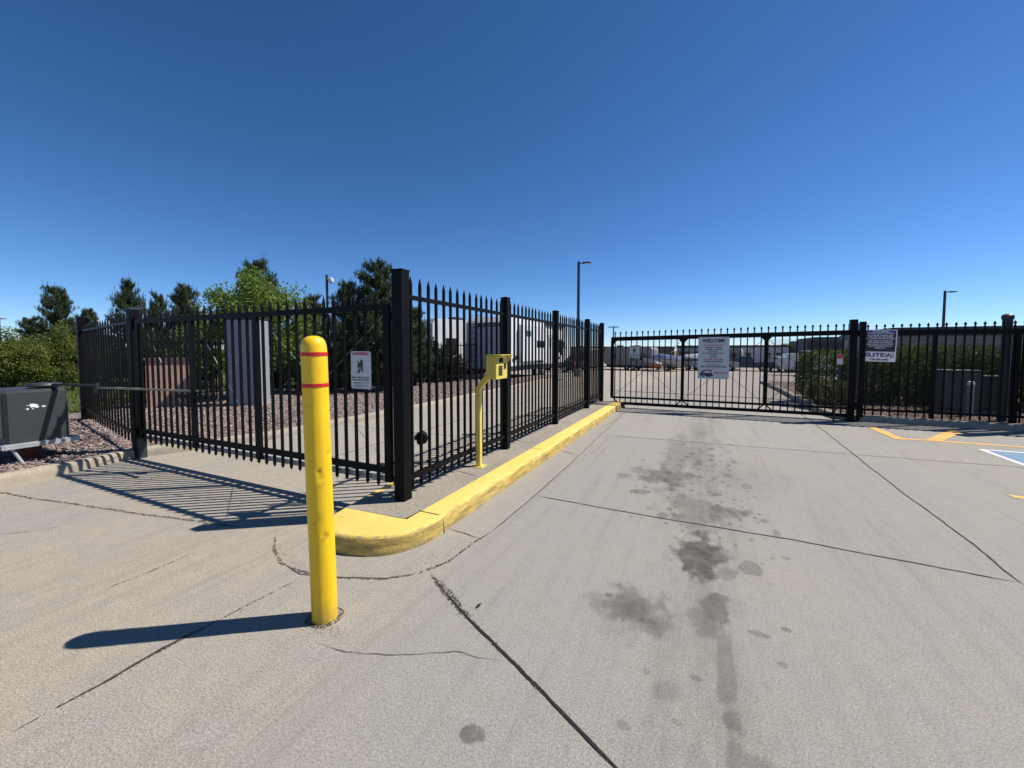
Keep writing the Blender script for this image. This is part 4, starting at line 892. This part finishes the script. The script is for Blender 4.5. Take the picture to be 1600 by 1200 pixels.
# parked row beyond the front gate
def T(px, D): x, y = AT(px, D); return (x, y, terr(y)+.004)
trailer('travel_trailer', 'long grey trailer with two dark roof units seen left of the welcome sign', 'trailer', T(1024, 52), radians(78), 6.6, 2.4, 2.95, .5, body='taupe', rear='taupe', group='vehicles parked beyond the front gate')
trailer('travel_trailer', 'boxy grey trailer parked just right of the welcome sign', 'trailer', T(1160, 55), radians(80), 5.2, 2.4, 2.8, .5, body='taupe', rear='taupe', group='vehicles parked beyond the front gate')
trailer('travel_trailer', 'pale grey trailer behind the dark pickup seen through the front gate', 'trailer', T(1232, 60), radians(84), 6.6, 2.4, 3.0, .5, body='rvgrey', rear='taupe', group='vehicles parked beyond the front gate')
trailer('motor_coach', 'long white roofed coach above the hedge left of the right gate post', 'coach', T(1342, 38), radians(95), 6.2, 2.4, 2.15, .5, group='vehicles parked beyond the front gate')
trailer('travel_trailer', 'grey trailer seen between the last island fence posts', 'trailer', T(930, 50), radians(70), 6.5, 2.4, 2.8, .5, body='taupe', rear='taupe', group='vehicles parked beyond the front gate')
def car(name, label, cat, loc, rz, L, W, H, mat, prof, glassp, group='vehicles parked beyond the front gate'):
    o = thing(name, label, cat, loc, rz, group); w = W/2; mb = MB(); n = len(prof)
    vs = []; 
    for s_ in (-1,1):
        for a, b in prof: ins = .12 if b > H*.72 else 0; vs.append((s_*(w-ins), a, b))
    mb.add(vs, [tuple(range(n)), tuple(range(2*n-1,n-1,-1))]+[(i, n+i, n+(i+1)%n, (i+1)%n) for i in range(n)]); b_ = mb.build('body', mat, o, smooth=True)
    for g_ in glassp:
        for s_ in (-1,1):
            mb = MB(); side_pts = [(s_*(w-.04-.04*(b > H*.8)) , a, b) for a, b in g_]; mb.add([(p[0]+.004*s_,p[1],p[2]) for p in side_pts]+[(p[0]-.1*s_,p[1],p[2]) for p in side_pts], [tuple(range(len(g_))), tuple(range(2*len(g_)-1,len(g_)-1,-1))]+[(i,len(g_)+i,len(g_)+(i+1)%len(g_),(i+1)%len(g_)) for i in range(len(g_))]); mb.build('window', M['glass'], b_)
    mb = MB(); mb.box(-w*.78,w*.78,-.02,.04,H*.62,H*.9); mb.build('rear_window', M['glass'], b_) if 'sport' in name or 'van' in name else None
    for yy in (L*.2, L*.8):
        for s_ in (-1,1): wheel(o, s_*(w-.1), yy, .36)
    mb = MB(); mb.box(-w*.95,-w*.7,-.03,.02,H*.45,H*.56); mb.box(w*.7,w*.95,-.03,.02,H*.45,H*.56); mb.build('tail_light', M['redprint'], o)
    mb = MB(); mb.box(-w*.9,-w*.6,L-.02,L+.02,H*.38,H*.46); mb.box(w*.6,w*.9,L-.02,L+.02,H*.38,H*.46); mb.build('headlight', M['white'], o)
    return o
suvp = [(0,.45),(0,.95),(.1,1.15),(.3,1.75),(2.9,1.8),(3.7,1.2),(4.7,1.05),(4.8,.7),(4.75,.4),(.05,.35)]
pkp = [(0,.5),(0,1.12),(2.0,1.12),(2.15,1.8),(3.4,1.82),(4.1,1.22),(5.3,1.12),(5.4,.7),(5.35,.42),(.05,.42)]
car('sport_utility_vehicle', 'white utility vehicle parked beside the hedge beyond the front gate', 'car', T(1236, 47), radians(10), 4.8, 1.95, 1.8, M['whitecar'], suvp, [[(.5,1.2),(.55,1.68),(2.8,1.7),(3.4,1.22)]])
car('pickup_truck', 'dark pickup truck left of the white vehicle beyond the front gate', 'truck', T(1207, 50), radians(84), 5.4, 1.95, 1.85, M['darkcar'], pkp, [[(2.3,1.25),(2.35,1.7),(3.3,1.72),(3.85,1.25)]])
car('pickup_truck', 'silver pickup truck left of the welcome sign beyond the front gate', 'truck', T(1094, 52), radians(60), 5.4, 1.95, 1.85, M['silver'], pkp, [[(2.3,1.25),(2.35,1.7),(3.3,1.72),(3.85,1.25)]])
car('pickup_truck', 'grey pickup truck right of the welcome sign in front of the grey trailer', 'truck', T(1152, 51), radians(100), 5.4, 1.95, 1.85, M['silver'], pkp, [[(2.3,1.25),(2.35,1.7),(3.3,1.72),(3.85,1.25)]])
car('pickup_truck', 'black pickup truck seen through the island fence before the last post', 'truck', T(905, 40), radians(75), 5.4, 1.95, 1.85, M['darkcar'], pkp, [[(2.3,1.25),(2.35,1.7),(3.3,1.72),(3.85,1.25)]])
def boat(name, label, loc, rz, L, hull, cover):
    o = thing(name, label, 'boat', loc, rz, 'vehicles parked beyond the front gate'); mb = MB(); vs = []; N = 9
    for i in range(N):
        t_ = i/(N-1); w = 1.15*(1-max(0,(t_-.45)/.55)**2*.93); y = t_*L; zt = 1.45+.25*t_; 
        vs += [(-w,y,zt),(-w*.7,y,.85+.15*t_),(0,y,.6+.5*t_**3),(w*.7,y,.85+.15*t_),(w,y,zt)]
    mb.add(vs, [(i*5+k, i*5+k+1, i*5+k+6, i*5+k+5) for i in range(N-1) for k in range(4)]+[(4,3,2,1,0)]); mb.build('hull', hull, o, smooth=True)
    mb = MB(); vs = []
    for i in range(N):
        t_ = i/(N-1); w = 1.17*(1-max(0,(t_-.45)/.55)**2*.93); y = t_*L; zt = 1.46+.25*t_; pk_ = .55*sin(pi*min(1,t_*.9+.12))*(1+.1*sin(i*2.3))
        vs += [(-w,y,zt-.1),(-w*.6,y,zt+pk_*.7),(0,y,zt+pk_),(w*.6,y,zt+pk_*.7),(w,y,zt-.1)]
    mb.add(vs, [(i*5+k, i*5+k+5, i*5+k+6, i*5+k+1) for i in range(N-1) for k in range(4)]+[(0,1,2,3,4)]); mb.build('cover', cover, o)
    mb = MB(); mb.bar((0,-.2,.45),(0,L+1.3,.45),.12,.12); mb.bar((-.9,L*.3,.42),(.9,L*.3,.42),.08,.08); mb.build('trailer_frame', M['darkgrey'], o)
    for s_ in (-1,1): wheel(o, s_*.98, L*.3, .32, .18)
    return o
boat('covered_boat', 'boat on a trailer under a blue tarp beyond the front gate', T(1066, 50), radians(85), 5.6, M['rvgrey'], M['tarp'])
ob = boat('open_boat', 'small dull orange hulled boat on a trailer left of the blue tarped boat', T(1034, 49), radians(95), 2.4, M['orange'], M['taupe']); ob.scale = (.62,.62,.62)
boat('covered_boat', 'boat under a grey cover right behind the welcome sign', T(1122, 52), radians(85), 5.0, M['taupe'], M['rvgrey'])

# ------------------------------------------------------------------ lamps and poles
def street_lamp(label, px, D, h, arm, rz, double=False, name='lot_lamp'):
    x, y = AT(px, D); z = terr(y); o = thing(name, label, 'street lamp', (x,y,z), rz)
    mb = MB(); mb.tube((0,0,.5),(0,0,h),.12,10,.095); mb.build('pole', M['lamp'], o, smooth=True); mb = MB(); mb.lathe([(.28,-.05),(.28,.5),(.25,.53)],16); mb.build('base', M['conckerb'], o)
    for s_ in ((1,-1) if double else (1,)):
        mb = MB(); mb.bar((0,0,h-.15),(s_*arm*.4,0,h-.12),.06,.06); mb.build('arm', M['lamp'], o)
        mb = MB(); a, b = arm*.35*s_, arm*s_; mb.add([(a,-.12,h-.17),(b,-.2,h-.15),(b,.2,h-.15),(a,.12,h-.17),(a,-.1,h-.06),(b*.98,-.17,h-.09),(b*.98,.17,h-.09),(a,.1,h-.06)], [(3,2,1,0),(4,5,6,7),(0,1,5,4),(1,2,6,5),(2,3,7,6),(3,0,4,7)]); hd = mb.build('lamp_head', M['lamp'], o)
        mb = MB(); c_ = (a+b)/2; mb.box(c_-.14,c_+.14,-.1,.1,h-.182,h-.172); mb.build('lens', M['signface'], hd)
    return o
street_lamp('dark lot lamp with one arm rising above the island fence', 903, 29, 8.05, .85, YAW*.0)
street_lamp('dark lot lamp with one arm above the right mesh fence', 1471, 37, 7.85, .8, radians(10))
street_lamp('far lot lamp with pale head cut by the left edge', 2, 42, 4.9, 1.0, radians(10))
x, y = AT(958, 120); o = thing('utility_pole', 'tiny distant utility pole with crossarm left of the sliding gate', 'pole', (x,y,-1)); mb = MB(); mb.tube((0,0,0),(0,0,9.6),.22,8,.17); mb.build('pole', M['lamp'], o); mb = MB(); mb.box(-1.5,1.5,-.12,.12,9.15,9.4); mb.build('crossarm', M['lamp'], o); o.rotation_euler = (0,0,YAW)
x, y = AT(513.5, 14.6); o = thing('camera_pole', 'slim pole with white security camera above the swing gate', 'security camera', (x,y,.1), YAW)
mb = MB(); mb.tube((0,0,0),(0,0,4.15),.045,8); mb.build('pole', M['lamp'], o)
mb = MB(); mb.tube((0,0,4.0),(.12,-.02,3.98),.02,6); mb.build('arm', M['lightwhite'], o); mb = MB(); mb.lathe([(.02,.12),(.085,.09),(.095,.02),(.08,-.05),(.02,-.09)],14,(.16,-.03,3.93)); mb.build('camera_dome', M['lightwhite'], o, smooth=True)

# ------------------------------------------------------------------ vegetation
def pine(h, rad, seed, tufts=2600, low=.08):
    rnd = random.Random(seed); br = MB(); nd = MB()
    br.tube((0,0,-.05),(0,0,h*.93),.035*h**.7,8,.012)
    nl = int(h*3.2); per = 7; L = []
    for i in range(nl):
        t_ = low+(1-low)*i/nl; z = h*t_; env = rad*(1-t_)**.5*min(1,.6+t_*1.6)
        for k in range(per):
            a = rnd.random()*2*pi; ln = env*rnd.uniform(.62,1.12); el = radians(rnd.uniform(0,18)+28*t_)
            p0 = Vector((0,0,z+rnd.uniform(-.15,.15))); m_ = p0+Vector((cos(a)*cos(el),sin(a)*cos(el),sin(el)*.6))*ln*.6; e_ = m_+Vector((cos(a)*.7,sin(a)*.7,.72))*ln*.42
            br.tube(p0, m_, .018*max(.4,ln), 4, .008, cap=False); br.tube(m_, e_, .008, 4, .003, cap=False); L.append((p0,m_,e_,ln))
    tot = sum(l[3] for l in L)
    for (p0,m_,e_,ln) in L:
        for q in range(int(tufts*ln/tot)+1):
            u = rnd.random()**.62
            c = p0.lerp(m_, u/.6) if u < .6 else m_.lerp(e_, (u-.6)/.4)
            c = c+Vector((rnd.gauss(0,.11),rnd.gauss(0,.11),rnd.gauss(0,.05)))*min(1,ln); up = Vector((rnd.gauss(0,.28),rnd.gauss(0,.28),1)).normalized()
            sz = rnd.uniform(.18,.34)*(1.0 if u < .85 else 1.15)
            ax = up.orthogonal().normalized(); bx_ = up.cross(ax)
            for j in range(9):
                an = rnd.random()*6.28; off = rnd.uniform(0,.65)*sz; dr = (up*rnd.uniform(.6,1.2)+(ax*cos(an)+bx_*sin(an))*rnd.uniform(.35,.95)).normalized()*sz*.5
                b0 = c+up*off; sd_ = dr.cross(Vector((rnd.gauss(0,1),rnd.gauss(0,1),rnd.gauss(0,1)))).normalized()*.013
                nd.add([b0-sd_, b0+sd_, b0+dr], [(0,1,2)])
    # upright candles at the branch ends and the leader
    for (p0,m_,e_,ln) in L+[(None,None,Vector((0,0,h*.9)),1.2)]*3:
        hh = rnd.uniform(.22,.46)*min(1.1,ln+.3); ax = Vector((rnd.gauss(0,.10),rnd.gauss(0,.10),1))
        for j in range(16):
            u = rnd.random(); b0 = e_+ax*hh*u; a = rnd.random()*6.28; q = .12*(1.1-u*.75); dr = Vector((cos(a)*q, sin(a)*q, .11)); sd_ = Vector((-sin(a),cos(a),0))*.012
            nd.add([b0-sd_, b0+sd_, b0+dr], [(0,1,2)])
    return br.mesh('trunk', M['bark']), nd.mesh('crown', M['needle'])
def broad(h, rad, seed, mat, leaves=14000, trunk=.35, ls=.05, clumps=46, zsq=.8, uneven=.35):
    rnd = random.Random(seed); br = MB(); lf = MB(); cs = []
    cz = h*(trunk+1)/2; hz = h*(1-trunk)/2*1.05
    for i in range(clumps):
        while True:
            v = Vector((rnd.uniform(-1,1),rnd.uniform(-1,1),rnd.uniform(-1,1)))
            if .25 < v.length < 1: break
        v = v*(1+rnd.uniform(-uneven,uneven*.4)); c = Vector((v.x*rad*.88, v.y*rad*.88, cz+v.z*hz*.88)); cs.append((c, rnd.uniform(.20,.42)*rad))
    tz = h*(trunk*.8+.1); br.tube((0,0,-.05),(0,0,tz),.03*h,8,.018*h)
    for c, s_ in cs:
        m_ = Vector((c.x*.4,c.y*.4,tz+(c.z-tz)*.45)); br.tube((0,0,tz*rnd.uniform(.7,1)), m_, .010*h, 5, .006*h, cap=False); br.tube(m_, c, .006*h, 4, .002*h, cap=False)
    for i in range(leaves):
        c, s_ = cs[rnd.randrange(clumps)]; v = Vector((rnd.gauss(0,1),rnd.gauss(0,1),rnd.gauss(0,1))).normalized()*s_*rnd.random()**.4
        v.z *= zsq; p = c+v; n = (Vector((rnd.gauss(0,1),rnd.gauss(0,1),rnd.gauss(.5,1)))).normalized(); a = n.orthogonal().normalized(); a = Matrix.Rotation(rnd.random()*6.28,3,n) @ a; b = n.cross(a); q = ls*rnd.uniform(.6,1.3)
        lf.add([p-a*q, p+b*q*.5, p+a*q, p-b*q*.5], [(0,1,2,3)])
    return br.mesh('trunk', M['bark']), lf.mesh('crown', mat)
PM = [pine(6.0, 2.1, 1, 6500), pine(5.0, 1.9, 2, 5200), pine(5.6, 1.9, 3, 6500)]
BM = [broad(5.0, 2.0, 4, M['leaf'], 20000, .12, .06, 60), broad(3.2, 1.7, 5, M['leafyellow'], 15000, .08, .055, 48), broad(4.2, 1.5, 6, M['leaf'], 12000, .1, .055, 44)]
def tree(kind, label, pair, px, D, s, rz, group='trees behind the rear fence', sz=None):
    x, y = AT(px, D); o = thing(kind, label, 'tree' if 'shrub' not in kind else 'shrub', (x,y,.0), rz, group); o.scale = (s,s,sz or s); link('trunk', pair[0], o); link('crown', pair[1], o)
tree('pine_tree', 'tallest dark pine on the far left with ragged layered crown', PM[0], 92, 17.5, .62, 1.0, sz=.70)
tree('pine_tree', 'dark pine filling behind the leftmost fence post', PM[1], 52, 20.5, .70, 2.2, sz=.62)
tree('pine_tree', 'low dark pine between the far left pine and the lone pointed pine', PM[2], 140, 19.5, .55, 4.0, sz=.62)
tree('pine_tree', 'lone small pine rising above the hinge post', PM[1], 207, 18.5, .62, .4, sz=.90)
tree('pine_tree', 'dark pine left of the bright green tree', PM[2], 292, 17.0, .62, 1.8, sz=.75)
tree('pine_tree', 'low pine between the lone pine and its right neighbour', PM[1], 250, 18.0, .50, 5.0, sz=.78)
tree('pine_tree', 'tall pine peeping out behind the bright green tree top', PM[0], 405, 17.5, .82, 3.0, sz=.88)
tree('pine_tree', 'tall dense dark pine left of the corner post', PM[2], 592, 15.0, .98, 2.6, sz=.84)
tree('pine_tree', 'lower pine in front of the dense dark pine by the camera pole', PM[0], 545, 14.6, .56, 4.4, sz=.66)
tree('pine_tree', 'dark pine mass between the green tree and the camera pole', PM[1], 490, 16.5, .78, 1.1, sz=.72)
tree('pine_tree', 'dark pine behind the fence right of the corner post', PM[2], 648, 17.5, .62, .9, sz=.60)
tree('leafy_tree', 'bright green leafy tree with arching top left of the camera pole', BM[0], 397, 12.8, .78, .3, sz=.86)
tree('leafy_tree', 'pale green leafy tree low beside the camera pole', BM[2], 470, 14.8, .66, 2.3, sz=.72)
tree('leafy_tree', 'green leafy tree low behind the left gate', BM[2], 330, 15.5, .8, 4.3, sz=.75)
tree('leafy_shrub', 'yellow green bush at the left edge beyond the operator box', BM[1], 18, 14.5, .66, .5, sz=.72)
tree('leafy_shrub', 'yellow green young tree just left of the leftmost fence post', BM[1], 112, 16.0, .52, 2.5, sz=.80)
tree('leafy_shrub', 'green bush between the two yellow green bushes', BM[2], 66, 15.5, .60, 3.5, sz=.40)
for i, (px, D, s, lb) in enumerate(((165,21,.7,'dark shrub low behind the short left fence'),(235,20,.72,'dark shrub under the lone pine'),(310,19,.7,'dark shrub under the pine left of the green tree'),(440,17.5,.62,'dark shrub behind the grey enclosure'),(520,16.5,.6,'dark shrub below the camera pole'),(575,17,.66,'dark shrub under the dense pine'),(625,18.5,.6,'dark shrub beside the corner post'),(-30,19,.8,'dark shrub cut by the left edge'),(668,19.5,.6,'dark shrub under the white trailer roof'),(700,20,.55,'low dark shrub left of the large trailer'))):
    tree('pine_shrub', lb, PM[i%3], px, D, s*1.15, i*1.3, sz=s*.55)
# sheared junipers right
def shrub(seed, rx, ry, h, n):
    rnd = random.Random(seed); lf = MB(); br = MB(); br.tube((0,0,0),(0,0,h*.6),.05,6,.02)
    for i in range(7): a = rnd.random()*6.28; br.tube((0,0,.1),(cos(a)*rx*.7,sin(a)*ry*.7,h*.6),.02,4,.008,cap=False)
    for i in range(n):
        u = rnd.uniform(-1,1); a = rnd.random()*6.28; k = (1-abs(u)**4)**.25; rr_ = 1-abs(rnd.gauss(0,.10))
        bump_ = 1+.11*noise.noise(Vector((cos(a)*2.2, sin(a)*2.2, u*2+seed)))+.06*noise.noise(Vector((cos(a)*6, sin(a)*6, u*6+seed)))
        p = Vector((cos(a)*rx*k*rr_*bump_, sin(a)*ry*k*rr_*bump_, h*.52+u*h*.48*rr_*bump_)); d = (Vector((p.x/rx,p.y/ry,(p.z-h*.5)/h*2+.5))+Vector((rnd.gauss(0,.4),rnd.gauss(0,.4),rnd.gauss(0,.4)))).normalized()
        s_ = rnd.uniform(.03,.075); sd_ = d.orthogonal().normalized(); sd_ = Matrix.Rotation(rnd.random()*6.28,3,d) @ sd_*s_*.32
        lf.add([p-sd_, p+sd_, p+d*s_+sd_*.4, p+d*s_*1.3-sd_*.3], [(0,1,2,3)])
    return br.mesh('trunk', M['bark']), lf.mesh('foliage', M['hedge'])
SM = [shrub(1,1.15,1.0,1.6,13000), shrub(2,1.0,1.1,1.5,12000)]
sh = [(3.75,15.0,1,'rounded juniper at the lane side of the hedge'),(4.9,15.4,1.02,'juniper behind the right gate post'),(6.1,15.4,1.0,'juniper behind the towing sign'),(7.3,15.3,1.04,'juniper just right of the towing sign'),
      (8.5,15.2,1.0,'juniper behind the grey electrical cabinet'),(9.7,15.2,1.05,'juniper behind the dark electrical cabinet'),(10.9,15.2,1.02,'juniper at the right edge behind the mesh fence')]
for i, (x, y, s, lb) in enumerate(sh):
    o = thing('juniper_shrub', lb, 'shrub', (x, y, .08+terr(y)), i*1.1, 'junipers in the right hedge'); o.scale = (s, s, s*(.95+.04*(i%3))); link('trunk', SM[i%2][0], o); link('foliage', SM[i%2][1], o)
SP = shrub(5,.5,.5,.75,2500)
for i, (px, D, s, lb) in enumerate(((1299,11.2,.9,'small pale green shrub in front of the hedge left of the gate post'),(1468,11.3,.9,'small light green shrub left of the grey electrical cabinet'))):
    x, y = AT(px, D); o = thing('small_shrub', lb, 'shrub', (x,y,.1), i, 'small shrubs in the mulch'); o.scale = (s,s,s); link('trunk', SP[0], o); link('foliage', SP[1], o)
# trees on the skyline
for i, (px, D, s, lb) in enumerate(((1112,100,.9,'far treetop above the welcome sign row'),(1166,105,.9,'far treetop right of the welcome sign'),(1190,98,.95,'far treetop above the dark pickup'),(1222,100,1.05,'far treetop above the white vehicle'),(1250,95,1.15,'far treetop above the coach front'),(1283,90,1.0,'far treetop above the long coach'))):
    x, y = AT(px, D); o = thing('leafy_tree', lb, 'tree', (x,y,-1.0), i*2.1, 'trees on the skyline'); o.scale = (s*1.5,s*1.5,s*.85); link('trunk', BM[0][0], o); link('crown', BM[0][1], o)

# ------------------------------------------------------------------ debris
mb = MB(); p = G(748,948); mb.add([(p.x-.012,p.y-.018,.006),(p.x+.004,p.y-.022,.010),(p.x+.016,p.y+.012,.018),(p.x+.004,p.y+.024,.010),(p.x-.008,p.y+.006,.013)], [(0,1,2,3,4)]); o = mb.build('dead_leaf', M['voidd']); tag(o, 'small dark dead leaf lying right of the wide crack', 'leaf')
def crumbs(r):
    seg = r.choice((((672,896),(770,1003)),((430,850),(470,893)),((470,893),(600,905)),((600,905),(745,843)),((470,903),(110,1095)),((60,780),(372,824)),((480,975),(530,990))))
    (a, b), (c, d) = seg; u = r.random(); p = G(a+(c-a)*u, b+(d-b)*u); return p.x+r.gauss(0,.03), p.y+r.gauss(0,.03)
tag(stones('loose_grit', M['stone'], crumbs, 1100, .001, .0045, .001, 8), 'loose grit scattered along the slab joints', 'grit')
